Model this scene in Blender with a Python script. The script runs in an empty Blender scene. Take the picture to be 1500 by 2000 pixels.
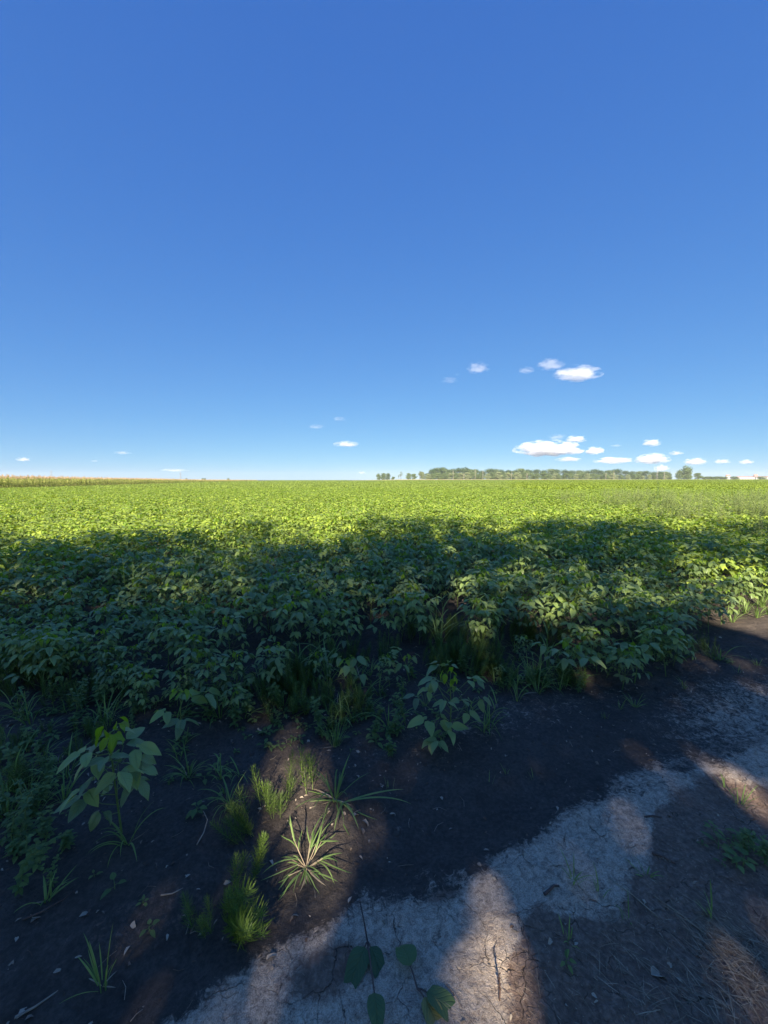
import bpy, math, random
import numpy as np
from mathutils import Vector

random.seed(7)
rng = np.random.default_rng(7)
R = math.radians
sc = bpy.context.scene

# ------------------------------------------------------------------ camera, sky, sun, exposure
CAM_H, PITCH, FPX = 1.55, 4.8, 751.0
HAZE = 0.00022
cam_d = bpy.data.cameras.new("camera")
cam = bpy.data.objects.new("camera", cam_d)
sc.collection.objects.link(cam)
cam_d.sensor_fit = 'HORIZONTAL'
cam_d.sensor_width = 36.0
cam_d.lens = FPX / 1500.0 * 36.0
cam_d.clip_start = 0.05
cam_d.clip_end = 80000
cam.location = (0, 0, CAM_H)
cam.rotation_euler = (R(90 - PITCH), 0, 0)
sc.camera = cam

SUN_EL, SUN_AZ = 31.0, 190.0          # azimuth clockwise from +Y: behind the camera, a little to the left
SDIR = np.array([math.sin(R(SUN_AZ)) * math.cos(R(SUN_EL)), math.cos(R(SUN_AZ)) * math.cos(R(SUN_EL)), math.sin(R(SUN_EL))])
world = bpy.data.worlds.new("World")
sc.world = world
world.use_nodes = True
wn, wl = world.node_tree.nodes, world.node_tree.links
bg = wn['Background']
sky = wn.new('ShaderNodeTexSky')
sky.sky_type = 'NISHITA'
sky.sun_disc = False
sky.sun_elevation = R(SUN_EL)
sky.sun_rotation = R(SUN_AZ)
sky.altitude = 0
sky.air_density = 0.7
sky.dust_density = 0.0
sky.ozone_density = 6.0
EXPO, SKYS = 1.55, 0.12
# camera-like tone response of the clear sky: each channel a power of the physical sky
sepc = wn.new('ShaderNodeSeparateColor'); comb = wn.new('ShaderNodeCombineColor')
wl.new(sky.outputs[0], sepc.inputs[0])
for i, (g, k) in enumerate(((0.78, 0.60), (0.60, 0.75), (0.30, 0.925))):
    p0 = wn.new('ShaderNodeMath'); p0.operation = 'MULTIPLY'; p0.inputs[1].default_value = 0.12
    p1 = wn.new('ShaderNodeMath'); p1.operation = 'POWER'; p1.inputs[1].default_value = g
    p2 = wn.new('ShaderNodeMath'); p2.operation = 'MULTIPLY'; p2.inputs[1].default_value = k / (2 ** EXPO) / SKYS
    wl.new(sepc.outputs[i], p0.inputs[0]); wl.new(p0.outputs[0], p1.inputs[0]); wl.new(p1.outputs[0], p2.inputs[0]); wl.new(p2.outputs[0], comb.inputs[i])
wl.new(comb.outputs[0], bg.inputs['Color'])
bg.inputs['Strength'].default_value = SKYS

sun_d = bpy.data.lights.new("sun", 'SUN')
sun_d.energy = 5.0
sun_d.angle = R(0.53)
sun_d.color = (1.0, 0.89, 0.72)
sun = bpy.data.objects.new("sun", sun_d)
sc.collection.objects.link(sun)
sun.rotation_euler = Vector(SDIR.tolist()).to_track_quat('Z', 'Y').to_euler()
sun.location = (-20, -100, 60)

sc.view_settings.view_transform = 'Standard'
sc.view_settings.look = 'None'
sc.view_settings.exposure = EXPO
sc.view_settings.gamma = 1.0
sc.render.engine = 'CYCLES'
cy = sc.cycles
cy.max_bounces = 12
cy.diffuse_bounces = 4
cy.glossy_bounces = 2
cy.transmission_bounces = 4
cy.volume_bounces = 10
cy.transparent_max_bounces = 6
cy.volume_max_steps = 128
cy.use_denoising = True
cy.denoiser = 'OPENIMAGEDENOISE'
cy.sample_clamp_indirect = 6.0

# ------------------------------------------------------------------ projection helpers
cp, sp_ = math.cos(R(PITCH)), math.sin(R(PITCH))

def W(px, py, z=0.0):
    "world point at height z seen at photo pixel (1500x2000)"
    nx, ny = (px - 750) / FPX, (py - 1000) / FPX
    dy, dz = cp - ny * sp_, -sp_ - ny * cp
    t = (z - CAM_H) / dz
    return nx * t, dy * t

def P(x, y, z):
    "photo pixel of a world point (arrays)"
    x, y, z = np.asarray(x, float), np.asarray(y, float), np.asarray(z, float)
    zz = z - CAM_H
    dep = y * cp - zz * sp_
    up = y * sp_ + zz * cp
    dep = np.where(dep < 1e-3, 1e-3, dep)
    return 750 + FPX * x / dep, 1000 - FPX * up / dep

_tab = np.random.default_rng(99).random((256, 256))

def vn(x, y, s, seed=0):
    "smooth value noise in -1..1 with feature size s"
    x = np.asarray(x, float) / s + 17.3 * seed + 1000
    y = np.asarray(y, float) / s + 41.7 * seed + 1000
    xi, yi = np.floor(x).astype(int), np.floor(y).astype(int)
    fx, fy = x - xi, y - yi
    fx, fy = fx * fx * (3 - 2 * fx), fy * fy * (3 - 2 * fy)
    a = _tab[xi & 255, yi & 255]; b = _tab[(xi + 1) & 255, yi & 255]
    c = _tab[xi & 255, (yi + 1) & 255]; d = _tab[(xi + 1) & 255, (yi + 1) & 255]
    return ((a * (1 - fx) + b * fx) * (1 - fy) + (c * (1 - fx) + d * fx) * fy) * 2 - 1

def sstep(a, b, x):
    t = np.clip((np.asarray(x, float) - a) / (b - a), 0, 1)
    return t * t * (3 - 2 * t)

# polylines of the place, read off the ground plane
EDGE = np.array([(-30, 5.5), (-6, 3.05), (-3.0, 2.95), (-0.9, 2.65), (-0.35, 2.95), (0.3, 3.25), (1.2, 3.15), (1.9, 2.95), (2.9, 3.35), (4.3, 4.2), (8, 6.2), (30, 17), (120, 60)])
def field_edge(x): return np.interp(x, EDGE[:, 0], EDGE[:, 1])
TRK = np.array([(-30, -11), (-0.95, 0.75), (-0.62, 1.0), (-0.1, 1.29), (0.5, 1.50), (0.9, 1.72), (1.4, 1.90), (2.3, 2.2), (3.6, 2.75), (30, 13)])
def track_edge(x): return np.interp(x, TRK[:, 0], TRK[:, 1])

def gz_far(x, y):
    x, y = np.asarray(x, float), np.asarray(y, float)
    rise = 2.0 * sstep(180, 470, y + 0.15 * x) * sstep(-90, 40, x)
    return rise

def gz(x, y):
    x, y = np.asarray(x, float), np.asarray(y, float)
    near = 1 - sstep(6, 14, np.hypot(x, y))
    e = y - track_edge(x)
    h = 0.030 * vn(x, y, 0.9, 1) + 0.014 * vn(x, y, 0.30, 2) + 0.006 * vn(x, y, 0.11, 3)
    rough = 0.75 + 0.9 * sstep(0.1, 0.8, y - field_edge(x) + 0.9)
    h = h + rough * (0.009 * np.abs(vn(x, y, 0.06, 4)) + 0.004 * np.abs(vn(x, y, 0.03, 5)))
    h = h - 0.022 * np.exp(-((e - 0.16) / 0.13) ** 2) + 0.018 * (1 - sstep(-0.12, 0.06, e))
    h = h + 0.03 * sstep(-0.5, 0.2, y - field_edge(x))
    return h * near + gz_far(x, y)

# ------------------------------------------------------------------ mesh accumulator
class MB:
    def __init__(s):
        s.v, s.f, s.uv, s.t, s.m, s.n = [], [], [], [], [], 0
    def add(s, v, f, uv=None, tint=0.5, mat=0):
        v = np.asarray(v, float)
        s.v.append(v)
        s.f.extend([tuple(i + s.n for i in q) for q in f])
        s.uv.append(np.asarray(uv, float) if uv is not None else np.zeros((len(v), 2)))
        s.t.append(np.full(len(v), tint))
        s.m.extend([mat] * len(f))
        s.n += len(v)
    def mesh(s, name, mats, smooth=True):
        me = bpy.data.meshes.new(name)
        V = np.concatenate(s.v) if s.v else np.zeros((0, 3))
        me.from_pydata(V.tolist(), [], s.f)
        for m in mats: me.materials.append(m)
        if len(mats) > 1: me.polygons.foreach_set('material_index', s.m)
        uvl = me.uv_layers.new(name='UVMap')
        li = np.zeros(len(me.loops), int); me.loops.foreach_get('vertex_index', li)
        uvl.data.foreach_set('uv', np.concatenate(s.uv)[li].ravel())
        a = me.attributes.new('tint', 'FLOAT', 'POINT')
        a.data.foreach_set('value', np.concatenate(s.t))
        if smooth: me.polygons.foreach_set('use_smooth', [True] * len(me.polygons))
        me.update()
        return me

def nrm(a):
    a = np.asarray(a, float)
    return a / max(1e-9, np.linalg.norm(a))

def dirv(az, el):
    return np.array([math.cos(az) * math.cos(el), math.sin(az) * math.cos(el), math.sin(el)])

def leaflet(mb, base, d, up, L, Wd, fold=0.12, curl=0.25, nseg=6, tint=0.5, mat=0, peak=0.55, wav=0.0):
    "an ovate leaf blade: midrib, two halves folded up, tip curling down"
    d = nrm(d); side = nrm(np.cross(d, up)); nn = np.cross(side, d)
    vs, uvs = [], []
    for i in range(nseg + 1):
        v = i / nseg
        w = (max(v, 0.0) ** peak) * ((1 - v) ** 1.0) * 2.62
        ang = curl * v
        c = base + d * (L * v * math.cos(ang)) - nn * (L * v * math.sin(ang))
        nl = nn * math.cos(ang) + d * math.sin(ang)
        wv = wav * math.sin(9 * v + tint * 20)
        for u in (-1, 0, 1):
            vs.append(c + side * (u * Wd * 0.5 * w) + nl * (abs(u) * (fold + u * wv) * Wd * w))
            uvs.append((0.5 + 0.5 * u, v))
    f = []
    for i in range(nseg):
        a = i * 3
        f += [(a, a + 1, a + 4, a + 3), (a + 1, a + 2, a + 5, a + 4)]
    mb.add(vs, f, uvs, tint, mat)

def blade(mb, base, az, el, L, wd, droop=1.2, nseg=7, tint=0.5, mat=0, twist=0.0, kink=None):
    "a grass blade: a tapering ribbon with a keel that arches over"
    p = np.array(base, float); e = el; vs, uvs = [], []
    st = L / nseg; a = az
    for i in range(nseg + 1):
        v = i / nseg
        d = dirv(a, e)
        side = np.array([-math.sin(a + twist * v), math.cos(a + twist * v), 0.0])
        nn = np.cross(d, side)
        w = wd * (0.55 + 0.9 * v) * (1 - v ** 2.2) if v < 1 else 0.0
        w = min(w, wd)
        for u in (-1, 0, 1):
            vs.append(p + side * u * w * 0.5 + nn * (-abs(u) * w * 0.22)); uvs.append((0.5 + 0.5 * u, v))
        p = p + d * st
        e -= droop / nseg * (0.5 + 1.2 * v)
        if kink and abs(v - kink) < 0.5 / nseg: e -= 0.9
        if p[2] < 0.012 + base[2] and e < 0: e = 0.02
        a += twist / nseg * 0.6
    f = []
    for i in range(nseg):
        q = i * 3
        f += [(q, q + 1, q + 4, q + 3), (q + 1, q + 2, q + 5, q + 4)]
    mb.add(vs, f, uvs, tint, mat)

def tube(mb, pts, r0, r1, k=5, tint=0.5, mat=0):
    pts = np.asarray(pts, float); n = len(pts); vs, uvs = [], []
    for i in range(n):
        d = nrm(pts[min(i + 1, n - 1)] - pts[max(i - 1, 0)])
        a = np.array([0, 0, 1.0]) if abs(d[2]) < 0.9 else np.array([1.0, 0, 0])
        s1 = nrm(np.cross(d, a)); s2 = np.cross(d, s1)
        r = r0 + (r1 - r0) * i / (n - 1)
        for j in range(k):
            t = 2 * math.pi * j / k
            vs.append(pts[i] + (s1 * math.cos(t) + s2 * math.sin(t)) * r); uvs.append((j / k, i / (n - 1)))
    f = [(i * k + j, i * k + (j + 1) % k, (i + 1) * k + (j + 1) % k, (i + 1) * k + j) for i in range(n - 1) for j in range(k)]
    f.append(tuple((n - 1) * k + j for j in range(k)))
    mb.add(vs, f, uvs, tint, mat)

# ------------------------------------------------------------------ materials
def new_mat(name):
    m = bpy.data.materials.new(name); m.use_nodes = True
    nt = m.node_tree
    for n in list(nt.nodes): nt.nodes.remove(n)
    out = nt.nodes.new('ShaderNodeOutputMaterial')
    return m, nt, nt.nodes, nt.links, out

def ramp(N, stops):
    r = N.new('ShaderNodeValToRGB')
    e = r.color_ramp.elements
    while len(e) > 1: e.remove(e[-1])
    e[0].position = stops[0][0]; e[0].color = (*stops[0][1], 1)
    for p, c in stops[1:]:
        k = e.new(p); k.color = (*c, 1)
    return r

def mth(N, L, op, a, b=None, c=None, clamp=False):
    n = N.new('ShaderNodeMath'); n.operation = op; n.use_clamp = clamp
    for i, x in enumerate((a, b, c)):
        if x is None: continue
        if isinstance(x, (int, float)): n.inputs[i].default_value = x
        else: L.new(x, n.inputs[i])
    return n.outputs[0]

def leaf_mat(name, cols, vein=None, trans=0.35, rough=0.5, spec=0.4, veins=True, spread=1.0):
    m, nt, N, L, out = new_mat(name)
    at = N.new('ShaderNodeAttribute'); at.attribute_name = 'tint'
    oi = N.new('ShaderNodeObjectInfo')
    geo = N.new('ShaderNodeNewGeometry')
    no = N.new('ShaderNodeTexNoise'); no.inputs['Scale'].default_value = 14.0
    L.new(geo.outputs['Position'], no.inputs['Vector'])
    f = mth(N, L, 'MULTIPLY', oi.outputs['Random'], 0.22 * spread)
    f = mth(N, L, 'ADD', f, at.outputs['Fac'])
    f2 = mth(N, L, 'MULTIPLY_ADD', no.outputs['Fac'], 0.5, -0.25)
    f = mth(N, L, 'ADD', f, f2)
    f = mth(N, L, 'SUBTRACT', f, 0.11 * spread)
    r = ramp(N, [(i / (len(cols) - 1), c) for i, c in enumerate(cols)])
    L.new(f, r.inputs[0]); col = r.outputs[0]
    bump_h = None
    if veins:
        uv = N.new('ShaderNodeUVMap')
        sx = N.new('ShaderNodeSeparateXYZ'); L.new(uv.outputs[0], sx.inputs[0])
        au = mth(N, L, 'ABSOLUTE', mth(N, L, 'MULTIPLY_ADD', sx.outputs[0], 2.0, -1.0))
        mid = mth(N, L, 'SUBTRACT', 1.0, mth(N, L, 'MULTIPLY', au, 14.0), clamp=True)
        ph = mth(N, L, 'MULTIPLY', mth(N, L, 'SUBTRACT', sx.outputs[1], mth(N, L, 'MULTIPLY', au, 0.28)), 8.5)
        fr = mth(N, L, 'PINGPONG', ph, 0.5)
        sec = mth(N, L, 'SUBTRACT', 1.0, mth(N, L, 'MULTIPLY', fr, 6.0), clamp=True)
        ve = mth(N, L, 'MAXIMUM', mid, mth(N, L, 'MULTIPLY', sec, 0.55))
        mx = N.new('ShaderNodeMix'); mx.data_type = 'RGBA'
        L.new(mth(N, L, 'MULTIPLY', ve, 0.5), mx.inputs['Factor'])
        L.new(col, mx.inputs['A']); mx.inputs['B'].default_value = (*(vein or cols[-1]), 1)
        col = mx.outputs['Result']; bump_h = ve
    bs = N.new('ShaderNodeBsdfPrincipled')
    L.new(col, bs.inputs['Base Color'])
    bs.inputs['Roughness'].default_value = rough
    bs.inputs['Specular IOR Level'].default_value = spec
    if bump_h is not None:
        bp = N.new('ShaderNodeBump'); bp.inputs['Strength'].default_value = 0.7; bp.inputs['Distance'].default_value = 0.004
        bp.invert = True
        L.new(bump_h, bp.inputs['Height']); L.new(bp.outputs[0], bs.inputs['Normal'])
    tr = N.new('ShaderNodeBsdfTranslucent')
    hv = N.new('ShaderNodeHueSaturation'); hv.inputs['Value'].default_value = 1.5; hv.inputs['Saturation'].default_value = 1.1
    hv.inputs['Hue'].default_value = 0.485
    L.new(col, hv.inputs['Color']); L.new(hv.outputs[0], tr.inputs['Color'])
    ms = N.new('ShaderNodeMixShader'); ms.inputs[0].default_value = trans
    L.new(bs.outputs[0], ms.inputs[1]); L.new(tr.outputs[0], ms.inputs[2])
    L.new(ms.outputs[0], out.inputs[0])
    return m

def plain_mat(name, c0, c1, rough=0.85, scale=30.0, spec=0.3):
    m, nt, N, L, out = new_mat(name)
    tc = N.new('ShaderNodeTexCoord')
    no = N.new('ShaderNodeTexNoise'); no.inputs['Scale'].default_value = scale; no.inputs['Detail'].default_value = 4
    L.new(tc.outputs['Object'], no.inputs['Vector'])
    at = N.new('ShaderNodeAttribute'); at.attribute_name = 'tint'
    f = mth(N, L, 'ADD', mth(N, L, 'MULTIPLY_ADD', no.outputs['Fac'], 1.0, -0.5), at.outputs['Fac'])
    r = ramp(N, [(0.15, c0), (0.85, c1)]); L.new(f, r.inputs[0])
    bs = N.new('ShaderNodeBsdfPrincipled'); L.new(r.outputs[0], bs.inputs['Base Color'])
    bs.inputs['Roughness'].default_value = rough; bs.inputs['Specular IOR Level'].default_value = spec
    bp = N.new('ShaderNodeBump'); bp.inputs['Strength'].default_value = 0.5; bp.inputs['Distance'].default_value = 0.003
    L.new(no.outputs['Fac'], bp.inputs['Height']); L.new(bp.outputs[0], bs.inputs['Normal'])
    L.new(bs.outputs[0], out.inputs[0])
    return m

M = {}
M['soy'] = leaf_mat('soybean_leaf', [(0.10, 0.16, 0.060), (0.185, 0.27, 0.074), (0.265, 0.36, 0.080), (0.34, 0.44, 0.08)], (0.24, 0.31, 0.10), trans=0.28, rough=.40, spec=1.0)
M['soymid'] = leaf_mat('soybean_mid_leaf', [(0.12, 0.165, 0.042), (0.22, 0.30, 0.046), (0.32, 0.41, 0.050), (0.41, 0.51, 0.06)], trans=0.28, rough=.42, spec=.8, veins=False)
M['soyfar'] = leaf_mat('soybean_canopy', [(0.12, 0.175, 0.045), (0.20, 0.275, 0.052), (0.27, 0.36, 0.058), (0.35, 0.44, 0.07)], trans=0.30, veins=False)
M['crop'] = leaf_mat('second_crop_leaf', [(0.15, 0.22, 0.03), (0.22, 0.30, 0.034), (0.30, 0.38, 0.045)], trans=0.3, veins=False)
M['young'] = leaf_mat('young_leaf', [(0.12, 0.22, 0.02), (0.20, 0.33, 0.03), (0.28, 0.42, 0.05)], (0.32, 0.42, 0.1), trans=0.45)
M['grass'] = leaf_mat('grass_blade', [(0.10, 0.17, 0.05), (0.18, 0.28, 0.07), (0.28, 0.38, 0.12)], trans=0.35, veins=False)
M['horse'] = leaf_mat('horsetail_branch', [(0.04, 0.07, 0.012), (0.085, 0.14, 0.02), (0.16, 0.24, 0.03)], trans=0.3, veins=False)
M['weed'] = leaf_mat('weed_leaf', [(0.07, 0.125, 0.04), (0.13, 0.20, 0.06), (0.22, 0.31, 0.09)], trans=0.3)
M['paleweed'] = leaf_mat('pale_weed_leaf', [(0.13, 0.18, 0.05), (0.22, 0.27, 0.09), (0.34, 0.36, 0.15)], trans=0.3, veins=False)
M['dock'] = leaf_mat('dock_leaf', [(0.06, 0.11, 0.045), (0.11, 0.18, 0.06), (0.3, 0.26, 0.08)], (0.14, 0.19, 0.08), trans=0.25)
M['stem'] = plain_mat('green_stem', (0.10, 0.17, 0.04), (0.20, 0.26, 0.08), 0.6)
M['straw'] = plain_mat('straw', (0.17, 0.12, 0.075), (0.42, 0.33, 0.22), 0.7)
M['dryleaf'] = plain_mat('dry_leaf', (0.12, 0.075, 0.05), (0.42, 0.34, 0.25), 0.8)
M['deadstem'] = plain_mat('dead_stem', (0.05, 0.03, 0.025), (0.14, 0.09, 0.07), 0.8)
M['bark'] = plain_mat('bark', (0.09, 0.07, 0.055), (0.2, 0.17, 0.14), 0.9, 6)
M['palebark'] = plain_mat('pale_bark', (0.24, 0.21, 0.17), (0.40, 0.36, 0.30), 0.9, 3)
M['treeleaf'] = leaf_mat('tree_leaf', [(0.035, 0.07, 0.02), (0.06, 0.11, 0.025), (0.10, 0.16, 0.035)], trans=0.25, veins=False)
M['wood_dark'] = leaf_mat('dark_wood_leaf', [(0.035, 0.065, 0.02), (0.055, 0.10, 0.03), (0.09, 0.14, 0.045)], trans=0.15, veins=False)
M['wood_mid'] = leaf_mat('green_wood_leaf', [(0.06, 0.095, 0.03), (0.10, 0.15, 0.045), (0.16, 0.21, 0.07)], trans=0.15, veins=False)
M['wood_pale'] = leaf_mat('pale_wood_leaf', [(0.12, 0.16, 0.07), (0.19, 0.23, 0.10), (0.28, 0.31, 0.15)], trans=0.15, veins=False)
M['corn'] = leaf_mat('corn_leaf', [(0.15, 0.2, 0.035), (0.28, 0.33, 0.06), (0.48, 0.45, 0.15)], trans=0.25, veins=False)
M['tassel'] = plain_mat('corn_tassel', (0.40, 0.27, 0.15), (0.56, 0.41, 0.25), 0.8)
M['steel'] = plain_mat('galvanised_steel', (0.25, 0.26, 0.28), (0.35, 0.36, 0.38), 0.5)
M['white'] = plain_mat('pale_cladding', (0.36, 0.36, 0.36), (0.45, 0.45, 0.44), 0.7, 1)
M['roof'] = plain_mat('red_roofing', (0.3, 0.15, 0.11), (0.4, 0.2, 0.15), 0.8, 1)

def ground_material():
    m, nt, N, L, out = new_mat('ground_soil')
    geo = N.new('ShaderNodeNewGeometry'); pos = geo.outputs['Position']
    at = N.new('ShaderNodeAttribute'); at.attribute_name = 'soil'
    sep = N.new('ShaderNodeSeparateColor'); L.new(at.outputs['Color'], sep.inputs[0])
    def noise(scale, detail=6, rough=0.6, dist=0.0):
        n = N.new('ShaderNodeTexNoise'); n.inputs['Scale'].default_value = scale; n.inputs['Detail'].default_value = detail
        n.inputs['Roughness'].default_value = rough; n.inputs['Distortion'].default_value = dist
        L.new(pos, n.inputs['Vector']); return n.outputs['Fac']
    def mix(f, a, b):
        x = N.new('ShaderNodeMix'); x.data_type = 'RGBA'
        if isinstance(f, float): x.inputs['Factor'].default_value = f
        else: L.new(f, x.inputs['Factor'])
        for k, c in (('A', a), ('B', b)):
            if isinstance(c, tuple): x.inputs[k].default_value = (*c, 1)
            else: L.new(c, x.inputs[k])
        return x.outputs['Result']
    n1, n2, n3, n4 = noise(3.0), noise(14.0, 8, 0.7, 0.6), noise(60.0, 6, 0.7), noise(260.0, 4, 0.7)
    # moist dark loam
    loam = ramp(N, [(0.30, (0.032, 0.025, 0.020)), (0.47, (0.072, 0.057, 0.046)), (0.60, (0.12, 0.097, 0.079)), (0.75, (0.26, 0.215, 0.175))])
    L.new(mth(N, L, 'MULTIPLY_ADD', n3, 0.45, mth(N, L, 'MULTIPLY_ADD', n1, 0.25, mth(N, L, 'MULTIPLY', n2, 0.3))), loam.inputs[0])
    # dry grey clay crust
    clay = ramp(N, [(0.35, (0.085, 0.065, 0.050)), (0.43, (0.31, 0.235, 0.175)), (0.53, (0.57, 0.45, 0.335)), (0.67, (0.80, 0.67, 0.52))])
    n5 = noise(34.0, 8, 0.75, 0.9)
    cm = mth(N, L, 'ADD', mth(N, L, 'MULTIPLY', n5, 0.55), mth(N, L, 'MULTIPLY', n4, 0.45))
    L.new(cm, clay.inputs[0])
    # cracks
    wv = N.new('ShaderNodeTexNoise'); wv.inputs['Scale'].default_value = 9.0; wv.inputs['Detail'].default_value = 4; L.new(pos, wv.inputs['Vector'])
    va = N.new('ShaderNodeVectorMath'); va.operation = 'MULTIPLY_ADD'
    L.new(wv.outputs['Color'], va.inputs[0]); va.inputs[1].default_value = (0.12, 0.12, 0.0); L.new(pos, va.inputs[2])
    def crack(scale, width):
        v = N.new('ShaderNodeTexVoronoi'); v.feature = 'DISTANCE_TO_EDGE'; v.inputs['Scale'].default_value = scale
        v.voronoi_dimensions = '2D'
        L.new(va.outputs[0], v.inputs['Vector'])
        return mth(N, L, 'SUBTRACT', 1.0, mth(N, L, 'DIVIDE', v.outputs['Distance'], width), clamp=True)
    c1, c2 = crack(7.5, 0.014), crack(24.0, 0.032)
    gate = mth(N, L, 'MULTIPLY_ADD', n1, 5.0, -2.1, clamp=True)
    c1 = mth(N, L, 'MULTIPLY', c1, mth(N, L, 'MULTIPLY_ADD', n2, 5.0, -2.1, clamp=True))
    c2 = mth(N, L, 'MULTIPLY', c2, mth(N, L, 'MULTIPLY', gate, mth(N, L, 'MULTIPLY_ADD', n2, 6.0, -2.7, clamp=True)))
    ck = mth(N, L, 'MAXIMUM', c1, mth(N, L, 'MULTIPLY', c2, 0.7))
    # dry mask: painted region with crumbly noisy border
    n5 = noise(30.0, 7, 0.75, 1.2)
    edge = mth(N, L, 'ADD', mth(N, L, 'MULTIPLY_ADD', n2, 1.8, -0.9), mth(N, L, 'MULTIPLY_ADD', n5, 3.0, -1.5))
    dry = mth(N, L, 'MULTIPLY_ADD', mth(N, L, 'ADD', sep.outputs[0], mth(N, L, 'MULTIPLY', edge, 0.66)), 2.6, -0.95, clamp=True)
    brown = mth(N, L, 'MULTIPLY_ADD', mth(N, L, 'ADD', sep.outputs[1], mth(N, L, 'MULTIPLY', edge, 0.5)), 3.0, -1.0, clamp=True)
    crackamt = mth(N, L, 'MULTIPLY', ck, mth(N, L, 'MULTIPLY_ADD', dry, 0.75, 0.12))
    br = ramp(N, [(0.3, (0.07, 0.043, 0.031)), (0.48, (0.17, 0.11, 0.08)), (0.68, (0.38, 0.27, 0.20))])
    L.new(mth(N, L, 'MULTIPLY_ADD', n3, 0.6, mth(N, L, 'MULTIPLY', n2, 0.4)), br.inputs[0])
    col = mix(dry, loam.outputs[0], clay.outputs[0])
    col = mix(mth(N, L, 'MULTIPLY', brown, 0.92), col, br.outputs[0])
    # far ground: stubble and pasture
    far = ramp(N, [(0.35, (0.34, 0.27, 0.13)), (0.65, (0.46, 0.38, 0.20))]); L.new(noise(0.02), far.inputs[0])
    col = mix(sep.outputs[2], col, far.outputs[0])
    col = mix(mth(N, L, 'MULTIPLY', crackamt, 0.9), col, (0.018, 0.014, 0.012))
    bs = N.new('ShaderNodeBsdfPrincipled'); L.new(col, bs.inputs['Base Color'])
    bs.inputs['Roughness'].default_value = 0.88; bs.inputs['Specular IOR Level'].default_value = 0.22
    h = mth(N, L, 'MULTIPLY_ADD', n3, 0.5, mth(N, L, 'MULTIPLY', n4, 0.22))
    h = mth(N, L, 'ADD', h, mth(N, L, 'MULTIPLY', n2, 0.7))
    h = mth(N, L, 'SUBTRACT', h, mth(N, L, 'MULTIPLY', crackamt, 0.8))
    bp = N.new('ShaderNodeBump'); bp.inputs['Strength'].default_value = 1.0; bp.inputs['Distance'].default_value = 0.022
    L.new(h, bp.inputs['Height']); L.new(bp.outputs[0], bs.inputs['Normal'])
    L.new(bs.outputs[0], out.inputs[0])
    return m
M['ground'] = ground_material()

# ------------------------------------------------------------------ object helpers
def link(name, me, parent=None):
    o = bpy.data.objects.new(name, me); sc.collection.objects.link(o); o.parent = parent
    return o

def tag(o, label=None, cat=None, group=None, kind=None):
    if label: o['label'] = label
    if cat: o['category'] = cat
    if group: o['group'] = group
    if kind: o['kind'] = kind
    return o

def place(name, label, cat, parts, loc, rotz=0.0, scale=1.0, group=None, tilt=(0, 0)):
    "a thing: an Empty at its base with one child mesh per part (meshes may be shared)"
    r = bpy.data.objects.new(name, None); sc.collection.objects.link(r)
    r.empty_display_size = 0.1
    r.location = loc; r.rotation_euler = (tilt[0], tilt[1], rotz)
    r.scale = (scale, scale, scale) if isinstance(scale, (int, float)) else scale
    tag(r, label, cat, group)
    for pn, me in parts: link(pn, me, r)
    return r

def on_ground(px, py):
    x, y = W(px, py)
    return (x, y, float(gz(x, y)) - 0.004)

# ------------------------------------------------------------------ ground
def axis(lo, hi, step, far, growth):
    c = list(np.arange(lo, hi + 1e-6, step))
    s, p = step, hi
    while p < far: s *= growth; p += s; c.append(p)
    s, p = step, lo; b = []
    while p > -far: s *= growth; p -= s; b.append(p)
    return np.array(b[::-1] + c)

gx = axis(-2.6, 3.2, 0.0125, 1500, 1.085)
gy = axis(0.7, 3.9, 0.0125, 1500, 1.085)
XX, YY = np.meshgrid(gx, gy)
ZZ = gz(XX, YY)
nx_, ny_ = len(gx), len(gy)
verts = np.stack([XX.ravel(), YY.ravel(), ZZ.ravel()], 1)
idx = np.arange(nx_ * ny_).reshape(ny_, nx_)
quads = np.stack([idx[:-1, :-1].ravel(), idx[:-1, 1:].ravel(), idx[1:, 1:].ravel(), idx[1:, :-1].ravel()], 1)
gm = bpy.data.meshes.new('ground')
gm.vertices.add(len(verts)); gm.vertices.foreach_set('co', verts.ravel())
gm.loops.add(quads.size); gm.loops.foreach_set('vertex_index', quads.ravel())
gm.polygons.add(len(quads)); gm.polygons.foreach_set('loop_start', np.arange(0, quads.size, 4)); gm.polygons.foreach_set('loop_total', np.full(len(quads), 4))
gm.polygons.foreach_set('use_smooth', np.ones(len(quads), bool))
gm.update(calc_edges=True)
# soil zones by ground position
x, y = XX.ravel(), YY.ravel()
def blob(px, py, rx, ry, rot=0.0):
    "soft patch centred where that photo pixel meets the ground; radii in metres"
    cx, cy_ = W(px, py); c, s = math.cos(rot), math.sin(rot)
    a = ((x - cx) * c + (y - cy_) * s) / rx; b = (-(x - cx) * s + (y - cy_) * c) / ry
    return np.exp(-(a * a + b * b) ** 1.4)
e = y - track_edge(x)
dry = (0.92 - 0.22 * sstep(1.5, 2.4, x)) * (1 - sstep(-0.10, 0.09, e + 0.08 * vn(x, y, 0.30, 8) + 0.045 * vn(x, y, 0.11, 9)))
# second dry patch further along the track on the right, and its darker gap
dry = np.maximum(dry, 0.62 * blob(1500, 1400, 0.9, 0.45, 0.35))
dry = np.maximum(dry, 0.42 * blob(1330, 1495, 0.6, 0.12, 0.38))
dry = np.maximum(dry, 0.30 * blob(1000, 1400, 1.2, 0.22, 0.35))
brown = np.zeros_like(x)
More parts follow.
